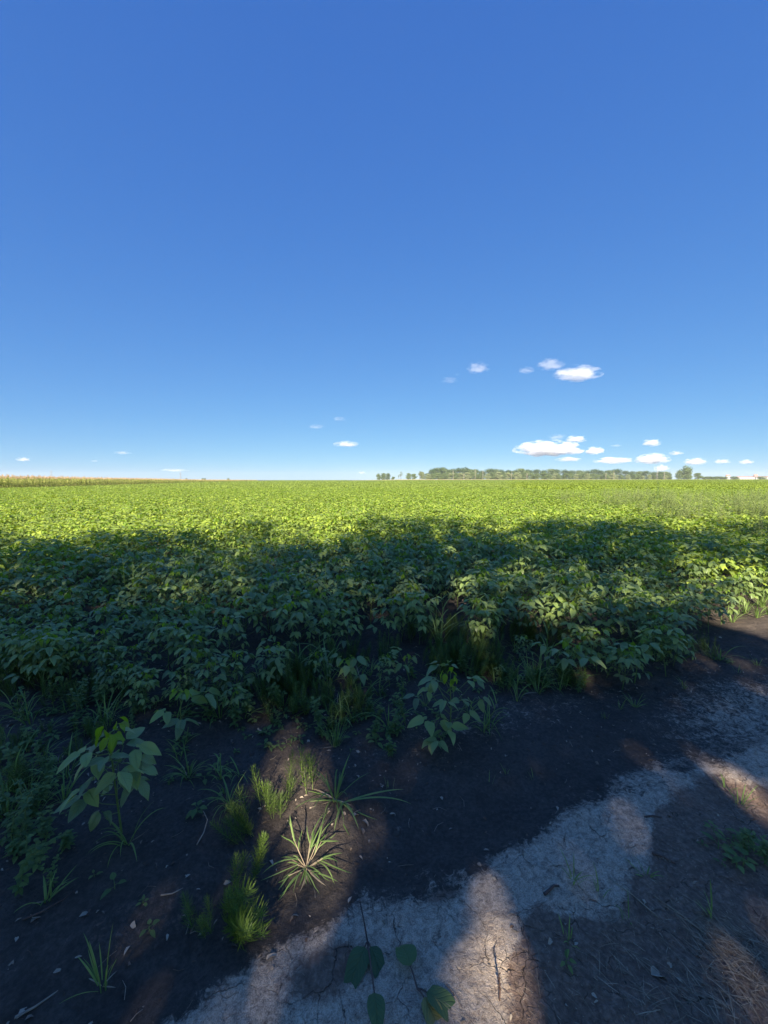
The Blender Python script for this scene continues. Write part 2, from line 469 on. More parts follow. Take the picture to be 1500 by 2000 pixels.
# brown straw-strewn bank along the lower right
bank = np.interp(x, [-0.3, 0.1, 0.28, 0.40, 0.55, 0.85, 1.1, 1.25, 1.6, 2.2, 4], [0.3, 0.72, 0.85, 1.02, 1.20, 1.30, 1.42, 1.62, 1.80, 1.9, 2.3])
brown = np.maximum(brown, 1 - sstep(-0.07, 0.06, y - bank + 0.08 * vn(x, y, 0.28, 11) + 0.04 * vn(x, y, 0.1, 12)))
brown = np.maximum(brown, 0.95 * blob(640, 1910, 0.15, 0.075, 0.3))
brown = np.maximum(brown, 0.6 * blob(870, 1760, 0.10, 0.035, 0.3))
brown = np.maximum(brown, 0.4 * blob(1420, 1470, 0.6, 0.05, 0.33))
brown = np.maximum(brown, 0.45 * blob(300, 1780, 0.35, 0.12, 0.3))
brown = np.where(e > 0.05, brown * 0.75, brown)
stub = sstep(290, 300, y) * (x > -80)
pasture = sstep(1500, 1600, np.hypot(x, y))
ca = gm.color_attributes.new('soil', 'FLOAT_COLOR', 'POINT')
ca.data.foreach_set('color', np.stack([np.clip(dry, 0, 1), np.clip(brown, 0, 1), np.maximum(stub, pasture), np.ones_like(x)], 1).ravel())
gm.materials.append(M['ground'])
tag(link('ground', gm), 'bare dark soil and cracked grey clay running out under the fields', kind='structure')

# ------------------------------------------------------------------ soybean plants
def soy_plant(seed, H=0.6, nleaf=15, LL=0.115, detail=6, spread=0.16, young=2, stem=True):
    r = random.Random(seed)
    fol, stm = MB(), MB()
    lean = (r.uniform(-.06, .06), r.uniform(-.06, .06))
    top = np.array([lean[0], lean[1], H * 0.86])
    sp = [top * t + np.array([math.sin(t * 3 + seed) * .012, 0, 0]) for t in np.linspace(0, 1, 6)]
    tube(stm, sp, 0.005, 0.0022, 5, 0.4)
    az = r.uniform(0, 6.28)
    for i in range(nleaf):
        t = 0.16 + 0.84 * ((i + 0.5) / nleaf) ** 0.85
        base = np.array([np.interp(t, np.linspace(0, 1, 6), [p[k] for p in sp]) for k in range(3)])
        az += 2.4 + r.uniform(-.4, .4)
        isy = i >= nleaf - young
        pl = spread * (1.15 - 0.45 * t) * r.uniform(.75, 1.25) * (0.55 if isy else 1)
        el = R(r.uniform(28, 60)) if not isy else R(r.uniform(45, 75))
        tip = base + dirv(az, el) * pl * 1.15
        midp = (base + tip) / 2 + np.array([0, 0, -.012])
        if detail >= 5 or stem: tube(stm, [base, midp, tip], 0.0018, 0.0013, 4 if detail >= 5 else 3, 0.6)
        L = LL * r.uniform(.72, 1.12) * (0.62 if isy else 1.0) * (0.8 + 0.25 * t)
        tint = r.uniform(.15, .7) + 0.18 * t - 0.1
        dr = R(r.uniform(-12, 24) + 26 * (1 - t)) if not isy else R(r.uniform(20, 70))
        for k, off in ((0, 0.0), (1, 1.25), (2, -1.25)):
            a2 = az + off + r.uniform(-.25, .25)
            dd = dirv(a2, -dr * r.uniform(.6, 1.25) + r.uniform(-.15, .15))
            roll = r.uniform(-.45, .45)
            side = np.array([-math.sin(a2), math.cos(a2), 0.0])
            up = nrm(np.array([0, 0, 1.0]) * math.cos(roll) + side * math.sin(roll))
            b2 = tip + (dirv(a2, 0) * 0.008 if k else dirv(az, el) * 0.022)
            leaflet(fol, b2, dd, up, L * (1.08 if k == 0 else .95), L * r.uniform(.48, .60), r.uniform(.05, .22), r.uniform(.1, .45), detail, tint + r.uniform(-.06, .06), 1 if isy else 0, wav=0.07)
    return fol, stm

SOY = []
for i in range(9):
    f, s = soy_plant(100 + i, H=0.60, nleaf=25 + i % 3, LL=0.102, detail=5, spread=0.17, young=3)
    SOY.append((s.mesh('soybean_stem', [M['stem']]), f.mesh('soybean_foliage', [M['soy'], M['young']])))
SOYM = []
for i in range(7):
    f, s = soy_plant(200 + i, H=0.60, nleaf=21, LL=0.108, detail=3, spread=0.18, stem=False)
    SOYM.append(f.mesh('soybean_mid', [M['soymid'], M['young']]))

def in_view(x, y, z, mx=90, my=90):
    px, py = P(x, y, z)
    return (px > -mx) & (px < 1500 + mx) & (py < 2000 + my) & (y > 0.2)

ROW = R(18)
rc, rs = math.cos(ROW), math.sin(ROW)
ss = np.arange(-70, 75, 0.235); tt = np.arange(0, 62, 0.36)
S_, T_ = np.meshgrid(ss, tt)
S_ = S_ + rng.normal(0, .06, S_.shape); T_ = T_ + rng.normal(0, .06, T_.shape)
fx = (S_ * rc - T_ * rs).ravel(); fy = (S_ * rs + T_ * rc).ravel()
# corn boundary and second crop boundary
def corn_edge_x(y): return -44 - (y - 44) * (22 / 98.0)
ok = (fy > field_edge(fx) + 0.10 * vn(fx, fy, .7, 21)) & (fy < 46) & in_view(fx, fy, 0.5, 500, 90)
ok &= fx > corn_edge_x(fy) + 0.3
# thin, weedy opening near the edge in the middle of the picture
gap = np.exp(-(((fx - 0.62) / .42) ** 2 + ((fy - 3.75) / .42) ** 2)) + np.exp(-(((fx + 0.55) / .4) ** 2 + ((fy - 3.05) / .3) ** 2))
ok &= rng.random(len(fx)) > gap * 0.45
fx, fy = fx[ok], fy[ok]
dist = np.hypot(fx, fy)
o = np.argsort(dist + 100 * ~in_view(fx, fy, 0.5, 25, 0)); fx, fy, dist = fx[o], fy[o], dist[o]
fs = 0.86 + 0.14 * vn(fx, fy, 1.3, 22) + rng.normal(0, .05, len(fx)) + 0.12 * sstep(4, 8, dist)
fs = fs * (.84 + .16 * sstep(.0, 1.6, fy - field_edge(fx)))
fr = rng.uniform(0, 6.28, len(fx))
NIND = 250
for i in range(NIND):
    x_, y_ = fx[i], fy[i]
    front = (y_ - field_edge(x_)) < 0.42
    st, fo = SOY[i % 9]
    lab = 'leafy soybean plant in the shaded front row along the bare soil' if front else 'leafy soybean plant inside the shaded crop behind the front row'
    grp = 'soybean plants of the front row' if front else 'soybean plants behind the front row'
    place('soybean_plant', lab, 'soybean plant', [('stem', st), ('foliage', fo)], (x_, y_, float(gz(x_, y_)) - .01), fr[i], float(fs[i]), grp, (random.uniform(-.08, .08), random.uniform(-.08, .08)))

# ------------------------------------------------------------------ instanced masses (stuff)
def scatter(name, pts, rotz, scale, variant, meshes, label, tiltamt=0.08, zoff=0.0, kind='stuff', mats_name=None):
    coll = bpy.data.collections.new(name + '_sources')
    for i, me in enumerate(meshes):
        so = bpy.data.objects.new('%s_source_%02d' % (name, i), me); coll.objects.link(so)
    pm = bpy.data.meshes.new(name)
    pm.vertices.add(len(pts)); pm.vertices.foreach_set('co', np.asarray(pts, float).ravel())
    n = len(pts)
    a = pm.attributes.new('rot', 'FLOAT_VECTOR', 'POINT')
    rr = np.stack([rng.uniform(-tiltamt, tiltamt, n), rng.uniform(-tiltamt, tiltamt, n), rotz], 1); a.data.foreach_set('vector', rr.ravel())
    a = pm.attributes.new('scl', 'FLOAT', 'POINT'); a.data.foreach_set('value', np.asarray(scale, float))
    a = pm.attributes.new('var', 'INT', 'POINT'); a.data.foreach_set('value', np.asarray(variant, np.int32))
    ng = bpy.data.node_groups.new(name + '_nodes', 'GeometryNodeTree')
    ng.interface.new_socket('Geometry', in_out='INPUT', socket_type='NodeSocketGeometry')
    ng.interface.new_socket('Geometry', in_out='OUTPUT', socket_type='NodeSocketGeometry')
    N, L = ng.nodes, ng.links
    gi, go = N.new('NodeGroupInput'), N.new('NodeGroupOutput')
    ci = N.new('GeometryNodeCollectionInfo'); ci.inputs['Collection'].default_value = coll
    ci.inputs['Separate Children'].default_value = True; ci.inputs['Reset Children'].default_value = True
    ip = N.new('GeometryNodeInstanceOnPoints'); ip.inputs['Pick Instance'].default_value = True
    def na(nm, ty):
        k = N.new('GeometryNodeInputNamedAttribute'); k.data_type = ty; k.inputs['Name'].default_value = nm
        return [q for q in k.outputs if q.enabled and q.name == 'Attribute'][0]
    e2r = N.new('FunctionNodeEulerToRotation'); L.new(na('rot', 'FLOAT_VECTOR'), e2r.inputs[0])
    L.new(gi.outputs[0], ip.inputs['Points']); L.new(ci.outputs[0], ip.inputs['Instance'])
    L.new(na('var', 'INT'), ip.inputs['Instance Index']); L.new(e2r.outputs[0], ip.inputs['Rotation'])
    L.new(na('scl', 'FLOAT'), ip.inputs['Scale']); L.new(ip.outputs[0], go.inputs[0])
    ob = link(name, pm)
    md = ob.modifiers.new('scatter', 'NODES'); md.node_group = ng
    return tag(ob, label, kind=kind)

def G3(x, y, dz=0.0): return np.stack([x, y, gz(x, y) + dz], 1)

mx_, my_ = fx[NIND:], fy[NIND:]
px_m, py_m = P(mx_, my_, 0.6)

# far canopy: tiles of leaves
def tile(seed, size, n, L, mat, H=0.62, hv=0.09):
    r = np.random.default_rng(seed); mb = MB()
    for i in range(n):
        p = np.array([r.uniform(-size / 2, size / 2), r.uniform(-size / 2, size / 2), 0])
        p[2] = H + hv * float(vn(p[0] + seed * 7, p[1], .35, 5)) + r.uniform(-.12, .05)
        a = r.uniform(0, 6.28)
        leaflet(mb, p, dirv(a, r.uniform(-.6, .25)), nrm(np.array([r.uniform(-.5, .5), r.uniform(-.5, .5), 1])), L * r.uniform(.7, 1.3), L * .7 * r.uniform(.8, 1.2), .1, .4, 2, r.uniform(.1, .9), 0)
    return mb.mesh('canopy_tile', [mat])
TA = [tile(300 + i, 2.4, 420, 0.15, M['soyfar']) for i in range(4)]
TB = [tile(320 + i, 6.4, 1100, 0.30, M['soyfar'], hv=.12) for i in range(4)]

def ring(step, ymin, ymax):
    a = np.arange(-ymax * 1.15, ymax * 1.15, step); b = np.arange(ymin, ymax, step)
    A, B = np.meshgrid(a, b); A = A.ravel(); B = B.ravel()
    A = A + rng.uniform(-.2, .2, len(A)) * step * .3
    k = in_view(A, B, .6, 160, 50); return A[k], B[k]
def second_crop(x, y):      # brighter crop beyond the soybeans on the right
    return (y > 40 + 0.02 * x) & (x > 0.33 * y + 2.0 + 3 * vn(x, y, 30, 3))
parts_pts, parts_v, parts_s = [], [], []
ax, ay = ring(2.0, 46, 110)
k = (ax > corn_edge_x(ay) + 1.5) & ~second_crop(ax, ay)
bx, by = ring(5.6, 110, 292)
kb = (bx > corn_edge_x(by) + 3) & ~second_crop(bx, by)
bx2, by2 = ring(5.6, 292, 640)
kb2 = (bx2 < -60) & (bx2 > corn_edge_x(by2) + 3)
bx = np.concatenate([bx[kb], bx2[kb2]]); by = np.concatenate([by[kb], by2[kb2]])
allx = np.concatenate([mx_, ax[k], bx]); ally = np.concatenate([my_, ay[k], by])
var = np.concatenate([rng.integers(0, 7, len(mx_)), 7 + rng.integers(0, 4, k.sum()), 11 + rng.integers(0, 4, len(bx))])
scl = np.concatenate([fs[NIND:], np.ones(k.sum()), np.ones(len(bx))])
rot = np.concatenate([fr[NIND:], rng.integers(0, 4, k.sum()) * math.pi / 2, rng.integers(0, 4, len(bx)) * math.pi / 2])
dz = np.concatenate([np.full(len(mx_), -.01), 0.02 * vn(ax[k], ay[k], 6, 2), 0.05 * vn(bx, by, 20, 2)])
pts = G3(allx, ally); pts[:, 2] += dz
tl = np.where(var < 7, 1, 0)
scatter('soybean_crop', pts, rot, scl, var, SOYM + TA + TB, 'dense soybean crop stretching away to the horizon', tiltamt=0.03)

TC = [tile(340 + i, 3.4, 520, 0.20, M['crop'], H=.72, hv=.05) for i in range(3)]
TD = [tile(350 + i, 6.4, 900, 0.32, M['crop'], H=.72, hv=.06) for i in range(3)]
ax, ay = ring(3.0, 38, 110); k = second_crop(ax, ay)
bx, by = ring(5.6, 110, 292); kb = second_crop(bx, by)
pts = G3(np.concatenate([ax[k], bx[kb]]), np.concatenate([ay[k], by[kb]]))
scatter('bright_green_crop', pts, rng.integers(0, 4, len(pts)) * math.pi / 2, np.ones(len(pts)),
        np.concatenate([rng.integers(0, 3, k.sum()), 3 + rng.integers(0, 3, kb.sum())]), TC + TD, 'brighter yellow green crop beyond the soybeans on the right', tiltamt=0.0)

# ------------------------------------------------------------------ corn
def corn_plant(seed):
    r = random.Random(seed); mb = MB(); H = r.uniform(1.8, 2.0)
    tube(mb, [(0, 0, 0), (0.01, 0, H * .5), (0, .01, H)], .014, .007, 5, .4, 0)
    a = r.uniform(0, 6.28)
    for i in range(10):
        z = .25 + i * (H - .45) / 10
        a += math.pi + r.uniform(-.5, .5)
        blade(mb, (0, 0, z), a, R(r.uniform(45, 70)), r.uniform(.55, .8), .075, 2.0, 5, r.uniform(.1, .95) - .25 * i / 10 + .1, 0)
    for i in range(9):
        blade(mb, (0, 0, H - .02), r.uniform(0, 6.28), R(r.uniform(50, 88)), r.uniform(.24, .36), .032, .5, 3, r.uniform(.2, .9), 1)
    return mb.mesh('corn_plant', [M['corn'], M['tassel']])
def corn_h(y): return np.interp(y, [40, 90, 150, 330], [.94, .83, .70, .62])
CORN = [corn_plant(i) for i in range(6)]
cxs, cys = [], []
yy = 40.0
for row in range(0, 34):
    off = row * .75
    ys = np.arange(38, 330 if row < 14 else 330, .24 if row < 5 else .45)
    xs = corn_edge_x(ys) - off / math.cos(math.atan(.2245))
    cxs.append(xs); cys.append(ys + rng.normal(0, .04, len(ys)))
cxs, cys = np.concatenate(cxs), np.concatenate(cys)
cxs = cxs + rng.normal(0, .06, len(cxs))
k = in_view(cxs, cys, 1.0, 160, 10); cxs, cys = cxs[k], cys[k]
front = corn_edge_x(cys) - cxs
key = np.hypot(cxs, cys) + front * 3 + 1e4 * ~in_view(cxs, cys, 1.0, 10, 10)
o = np.argsort(key); cxs, cys = cxs[o], cys[o]
for i in range(280):
    c = link('corn_plant', CORN[i % 6]); c.location = (cxs[i], cys[i], float(gz(cxs[i], cys[i])))
    c.rotation_euler = (0, 0, random.uniform(0, 6.28)); s_ = random.uniform(.92, 1.08) * corn_h(cys[i]); c.scale = (s_,) * 3
    tag(c, 'ripening corn plant with brown tassel at the near edge of the corn field', 'corn plant', 'corn plants along the near edge of the corn field')
n = len(cxs) - 280
scatter('corn_crop', G3(cxs[280:], cys[280:]), rng.uniform(0, 6.28, n), rng.uniform(.92, 1.08, n) * corn_h(cys[280:]), rng.integers(0, 6, n), CORN, 'ripening corn with brown tassels behind the soybeans on the left')

# ------------------------------------------------------------------ trees
def crown_mesh(seed, H, Wd, mat, n=1100, leaf=.5, base=.18, lobes=9, shape=1.0):
    "leaf clumps scattered through a set of overlapping boughs"
    r = np.random.default_rng(seed); mb = MB()
    L = []
    for i in range(lobes):
        a = r.uniform(0, 6.28); z = r.uniform(base + .10, .86)
        rad = Wd * .5 * (1 - abs(z - .42) * 1.0) * r.uniform(.15, .8)
        L.append((np.array([math.cos(a) * rad, math.sin(a) * rad, z * H]), Wd * r.uniform(.17, .30), H * r.uniform(.11, .2)))
    L.append((np.array([0, 0, H * .84]), Wd * .2, H * .15))
    for i in range(n):
        c, rw, rh = L[r.integers(len(L))]
        d = nrm(r.normal(size=3)); q = r.uniform(.25, 1) ** .4
        p = c + d * np.array([rw, rw, rh]) * q
        nn = nrm(d + r.normal(size=3) * .6); t = nrm(np.cross(nn, r.normal(size=3))); b = np.cross(nn, t)
        s1, s2 = leaf * r.uniform(.5, 1.2), leaf * r.uniform(.4, 1.0)
        vs = [p - t * s1 * .5, p - b * s2 * .3 + t * .1 * s1, p + t * s1 * .5, p + b * s2 * .35]
        mb.add(vs, [(0, 1, 2, 3)], None, r.uniform(0.1, .9), 0)
    return mb, L

def trunk_mesh(seed, H, L, r0=.25, mat='bark'):
    r = np.random.default_rng(seed); mb = MB()
    tube(mb, [(0, 0, -.2), (r.normal() * .1, r.normal() * .1, H * .3), (r.normal() * .2, r.normal() * .2, H * .8)], r0, r0 * .3, 7, .5)
    for c, rw, rh in L:
        z0 = min(c[2] * .6, H * .5); m = (np.array([0, 0, z0]) + c) / 2 + np.array([0, 0, -rh * .2])
        tube(mb, [(0, 0, z0), m, c], r0 * .4, r0 * .1, 5, .5)
    return mb.mesh('tree_trunk', [M[mat]])

TR = []
specs = [(13, 9, 'wood_dark'), (12, 8, 'wood_dark'), (14, 10, 'wood_dark'), (10, 9, 'wood_mid'), (11, 8, 'wood_mid'), (9, 8, 'wood_mid'), (7.5, 7, 'wood_pale'), (9, 7, 'wood_pale'), (6, 7, 'wood_mid'), (12, 6, 'wood_mid')]
for i, (H, w, mt) in enumerate(specs):
    mb, L = crown_mesh(500 + i, H, w * 1.25, mt, n=3000, leaf=.8, base=-.04, lobes=26)
    TR.append((trunk_mesh(520 + i, H, L, .14), mb.mesh('tree_crown', [M[mt]], smooth=False), H, mt))
slim = []
for i in range(2):
    mb, L = crown_mesh(540 + i, 11, 5, 'wood_mid', n=420, leaf=.5, base=.2, lobes=8)
    slim.append((trunk_mesh(545 + i, 11, L, .22), mb.mesh('tree_crown', [M['wood_mid']], smooth=False), 11, 'slim'))

def far_point(px, dist):
    "ground position at that distance in the direction of photo column px"
    x_ = (px - 750) / FPX * dist * cp
    return x_, dist
WD = 450.0
front_row = []
def ftree(px, toppy, kind, dist, label, group=None, width=1.0):
    x_, y_ = far_point(px, dist)
    g = float(gz(x_, y_))
    dep = y_ * cp; H = (937 - toppy) / FPX * dep * 1.005 + CAM_H - g
    st, cr, H0, mt = kind
    s_ = H / H0 / 1.0
    r = place('tree', label, 'tree', [('trunk', st), ('crown', cr)], (x_, y_, g), random.uniform(0, 6.28), (s_ * width, s_ * width, s_), group)
    return r
# group at the left end of the wood
ftree(740, 924.5, TR[4], 440, 'pale green tree at the far left tip of the wood on the horizon')
ftree(749, 924, TR[3], 445, 'grey green broad tree second from the left tip of the wood')
ftree(758, 923, TR[1], 450, 'dark round tree third from the left tip, beside a gap in the wood')
ftree(768, 931, TR[8], 455, 'tiny bush in the gap between the left tree group and the slim trees')
ftree(783, 920.5, slim[0], 450, 'slim airy tree rising left of the continuous wood', width=1.3)
ftree(779, 926, slim[1], 455, 'thin airy small tree leaning beside the slim tree')
ftree(798, 924, TR[3], 452, 'low broad green tree between two slim trees left of the wood')
ftree(808, 925, TR[5], 455, 'low rounded tree joining the slim trees to the wood')
ftree(820, 919, slim[0], 450, 'slim pale tree at the left shoulder of the wood', width=1.4)
ftree(824, 921, TR[7], 455, 'pale tree leaning against the left shoulder of the wood')
tops = [(835, 923), (843, 918), (852, 914), (862, 913), (872, 915), (885, 915), (897, 914), (908, 912), (918, 916), (930, 916), (942, 917), (955, 916), (968, 916), (980, 917), (992, 917), (1004, 918), (1018, 916.5), (1032, 916), (1046, 917), (1060, 917), (1074, 917), (1088, 917), (1102, 917), (1116, 917), (1130, 917), (1145, 917), (1160, 916.5), (1175, 917), (1190, 917), (1205, 917), (1220, 918), (1235, 918), (1250, 919), (1263, 920), (1275, 919.5), (1288, 921), (1298, 922), (1308, 924)]
for i, (px, ty) in enumerate(tops):
    ftree(px + random.uniform(-2, 2), ty + random.uniform(-1.6, 1.8), TR[(i * 7) % 3 if i % 4 else 3], WD + 25 + random.uniform(0, 20), 'dark tall tree standing in the back line of the wood on the horizon', 'tall trees in the back line of the wood', 1.45)
for i in range(46):
    px = 838 + i * 10.2 + random.uniform(-3, 3)
    kd = TR[random.choice([3, 4, 5, 6, 7, 6, 3, 8])]
    ty = np.interp(px, [835, 860, 1200, 1310], [925, 922, 925, 928]) + random.uniform(-2.2, 2.4)
    if kd[3] == 'wood_pale': ftree(px, ty, kd, WD + random.uniform(-8, 6), 'pale yellowish tree at the front edge of the wood on the horizon', 'pale trees along the front edge of the wood', 1.1)
    else: ftree(px, ty, kd, WD + random.uniform(-8, 6), 'mid green bushy tree at the front edge of the wood on the horizon', 'green trees along the front edge of the wood', 1.15)
ftree(1337, 909.5, TR[4], 440, 'tall lone green tree standing right of the wood on the horizon', width=1.0)
ftree(1326, 919, TR[3], 442, 'lower tree against the left side of the lone green tree', width=.8)
ftree(1345, 917, TR[9], 441, 'narrow tree against the right side of the lone green tree', width=1.0)
ftree(1362, 923.5, TR[5], 445, 'small round bush right of the lone green tree', width=1.0)
for px, ty, w in ((1375, 931, 2.5), (1386, 930.5, 2.5), (1400, 930.5, 2.5), (1412, 931, 2.5)):
    ftree(px, ty, TR[8], 520, 'low dark shrub in the hedge line right of the lone tree', 'low shrubs right of the lone tree', w)
ftree(1434, 930.5, TR[8], 600, 'isolated dark shrub left of the pale farm buildings', width=2.0)
ftree(1487, 930.5, TR[8], 620, 'isolated dark shrub in front of the pale farm buildings', width=2.0)
for px, lb in ((364, 'left'), (396, 'second'), (400, 'third'), (446, 'right')):
    ftree(px, 934.0, TR[8], 760, {'left': 'tiny dark bush on the horizon just right of the thin mast', 'second': 'left one of two touching tiny bushes on the left horizon', 'third': 'right one of two touching tiny bushes on the left horizon', 'right': 'tiny pointed bush on the left horizon nearest the middle'}[lb], width=.8)
# dead white trees
def bare_mesh(seed, H=9):
    r = np.random.default_rng(seed); mb = MB()
    tube(mb, [(0, 0, -.2), (.2 * r.normal(), 0, H * .5), (.4 * r.normal(), 0, H)], .30, .08, 6, .6)
    for i in range(12):
        z = H * r.uniform(.35, .92); a = r.uniform(0, 6.28)
        q = dirv(a, r.uniform(.5, 1.2)) * H * r.uniform(.12, .26)
        tube(mb, [(0, 0, z), np.array([0, 0, z]) + q * .5 + r.normal(size=3) * .1, np.array([0, 0, z]) + q], .12, .04, 5, .6)
    return mb.mesh('bare_trunk', [M['palebark']])
BARE = [bare_mesh(i) for i in range(3)]
for i, (px, ty, lb) in enumerate([(885, 917, 'bleached dead tree rising in the left part of the wood'), (906, 923, 'short bleached dead trunk below the highest tree of the wood'), (928, 916, 'dead pale tree standing right of the wood\'s highest tree'),
        (943, 918, 'thin dead tree with bare limbs at the wood edge, second of a close pair'), (999, 921, 'white dead trunk in the middle left of the wood'), (1183, 923, 'short white dead trunk right of the middle of the wood'),
        (1199, 921, 'forked white dead tree, taller of a pair, in the right part of the wood'), (1283, 916, 'tall pale dead tree breaking the skyline at the wood\'s right end'), (1297, 921, 'bright white dead trunk beside a dark tree at the wood\'s right end'), (1029, 924, 'stubby white dead trunk low at the wood edge near its middle')]):
    x_, y_ = far_point(px, 438); g = float(gz(x_, y_)); H = (937 - ty) / FPX * y_ + CAM_H - g
    place('dead_tree', lb, 'dead tree', [('trunk', BARE[i % 3])], (x_, y_, g), random.uniform(0, 6), (.6, .6, H / 9.2))

# ------------------------------------------------------------------ masts and far farm buildings
def pylon(px, toppy, dist, label, Wd=3.0):
    x_, y_ = far_point(px, dist); g = float(gz(x_, y_)); H = (937 - toppy) / FPX * y_ + CAM_H - g
    r = bpy.data.objects.new('power_pylon', None); sc.collection.objects.link(r); r.location = (x_, y_, g); tag(r, label, 'pylon')
    mb = MB(); b = Wd * .5
    for sx in (-1, 1):
        for sy in (-1, 1):
            tube(mb, [(sx * b, sy * b, 0), (sx * b * .25, sy * b * .25, H * .75), (0, 0, H)], .14, .10, 4, .5)
    for j in range(8):
        z0, z1 = H * j / 9, H * (j + 1) / 9
        w0, w1 = b * (1 - .9 * j / 9), b * (1 - .9 * (j + 1) / 9)
        for q in range(4):
            a0, a1 = q * math.pi / 2 + .785, (q + 1) * math.pi / 2 + .785
            tube(mb, [(math.cos(a0) * w0 * 1.41, math.sin(a0) * w0 * 1.41, z0), (math.cos(a1) * w1 * 1.41, math.sin(a1) * w1 * 1.41, z1)], .07, .07, 3, .5)
    link('lattice_tower', mb.mesh('lattice_tower', [M['steel']]), r)
    for z, w in ((.72, 3.4), (.86, 2.6)):
        ma = MB(); tube(ma, [(-w, 0, H * z), (0, 0, H * z + .5), (w, 0, H * z)], .12, .12, 4, .5); link('cross_arm', ma.mesh('cross_arm', [M['steel']]), r)
pylon(101, 918, 560, 'tall grey power pylon on the horizon above the corn')
pylon(353, 921, 640, 'thin grey mast on the horizon left of the middle', 2.0)

def farm(px, w_px, top, dist, label, roof=True, dpx=0):
    x_, y_ = far_point(px, dist); g = float(gz(x_, y_)); H = (937 - top) / FPX * y_ + CAM_H - g
    w = w_px / FPX * y_; d = w * .4
    r = bpy.data.objects.new('farm_building', None); sc.collection.objects.link(r); r.location = (x_, y_, g); tag(r, label, 'farm building')
    def box(mb, x0, x1, y0, y1, z0, z1):
        vs = [(x0, y0, z0), (x1, y0, z0), (x1, y1, z0), (x0, y1, z0), (x0, y0, z1), (x1, y0, z1), (x1, y1, z1), (x0, y1, z1)]
        mb.add(vs, [(0, 1, 5, 4), (1, 2, 6, 5), (2, 3, 7, 6), (3, 0, 4, 7), (4, 5, 6, 7)], None, .5)
    b = MB(); eh = H * .7; box(b, -w / 2, w / 2, -d / 2, d / 2, 0, eh); link('wall', b.mesh('wall', [M['white']], False), r)
    b = MB(); o_ = .3
    b.add([(-w / 2 - o_, -d / 2 - o_, eh + .003), (w / 2 + o_, -d / 2 - o_, eh + .003), (w / 2 + o_, 0, H), (-w / 2 - o_, 0, H), (w / 2 + o_, d / 2 + o_, eh + .003), (-w / 2 - o_, d / 2 + o_, eh + .003)],
          [(0, 1, 2, 3), (3, 2, 4, 5), (0, 3, 5), (1, 4, 2)], None, .5)
    link('roof', b.mesh('roof', [M['roof' if roof else 'white']], False), r)
    b = MB()
    for q in range(5): box(b, -w * .42 + q * w * .2, -w * .42 + q * w * .2 + w * .06, -d / 2 - .05, -d / 2 - .01, eh * .3, eh * .7)
    link('window', b.mesh('window', [M['steel']], False), r)
farm(1450, 34, 930.6, 900, 'long low pale farm building left of the tower at the far right')
farm(1487, 34, 930.2, 920, 'longer pale farm building at the far right edge of the horizon')
farm(1421, 7, 927.5, 880, 'small pale house with red roof right of the hedge line')
farm(1475, 6, 926.5, 940, 'small dark roofed block rising behind the farm buildings')

# ------------------------------------------------------------------ tree belt behind the camera: casts the shade
# where the sun reaches the field (photo pixels, read on the crop top or on the soil)
SH_X = [-400, 0, 60, 130, 200, 330, 430, 500, 540, 585, 610, 650, 690, 730, 780, 850, 940, 990, 1010, 1040, 1100, 1200, 1270, 1300, 1340, 1400, 1440, 1500, 1900]
SH_Y = [1030, 1035, 1052, 1046, 1044, 1040, 1040, 1022, 1010, 1018, 1050, 1066, 1040, 1014, 1006, 1012, 1014, 1040, 1036, 998, 990, 989, 996, 1020, 1034, 1026, 1020, 1012, 1015]
LIGHT = [  # px, py, radius x, radius y, openness, plane height
    (400, 1092, 55, 10, .7, .55), (30, 1085, 60, 10, .5, .55), (150, 1010, 1, 1, 0, .55), (1240, 1062, 55, 5, .5, .6), (1330, 1055, 90, 5, .6, .6),
    (1455, 1112, 55, 26, .85, .55), (1400, 1085, 50, 10, .6, .55), (1490, 1155, 75, 40, .95, .25), (1085, 1182, 48, 4, .75, .40), (1075, 1090, 40, 5, .4, .55),
    (915, 1235, 26, 14, .6, .2), (935, 1280, 20, 6, .5, .1), (1020, 1050, 40, 12, .5, .6), (1210, 1040, 40, 8, .5, .6),
    (255, 1450, 30, 20, .30, .5), (205, 1545, 8, 8, .3, .3), (545, 1540, 60, 22, .95, .1), (760, 1555, 30, 8, .45, 0), (603, 1672, 46, 40, .9, .03), (450, 1700, 36, 50, .6, .12),
    (1425, 1528, 50, 10, .9, 0), (1475, 1568, 25, 8, .7, 0), (1190, 1480, 60, 8, .2, 0),
    (1405, 1300, 50, 8, .45, 0), (1470, 1325, 35, 6, .4, 0), (1485, 1205, 80, 26, .95, .1), (988, 1840, 30, 34, .9, 0), (950, 1950, 66, 34, .85, 0), (440, 1560, 14, 8, .3, .1), (1105, 1960, 20, 20, .3, 0), (1140, 1705, 4, 40, .5, 0),
    (1490, 1810, 30, 40, .5, 0), (1430, 1900, 50, 40, .35, 0), (1480, 1960, 40, 40, .4, 0), (230, 1770, 40, 30, .15, 0), (890, 1300, 20, 8, .4, .35)]

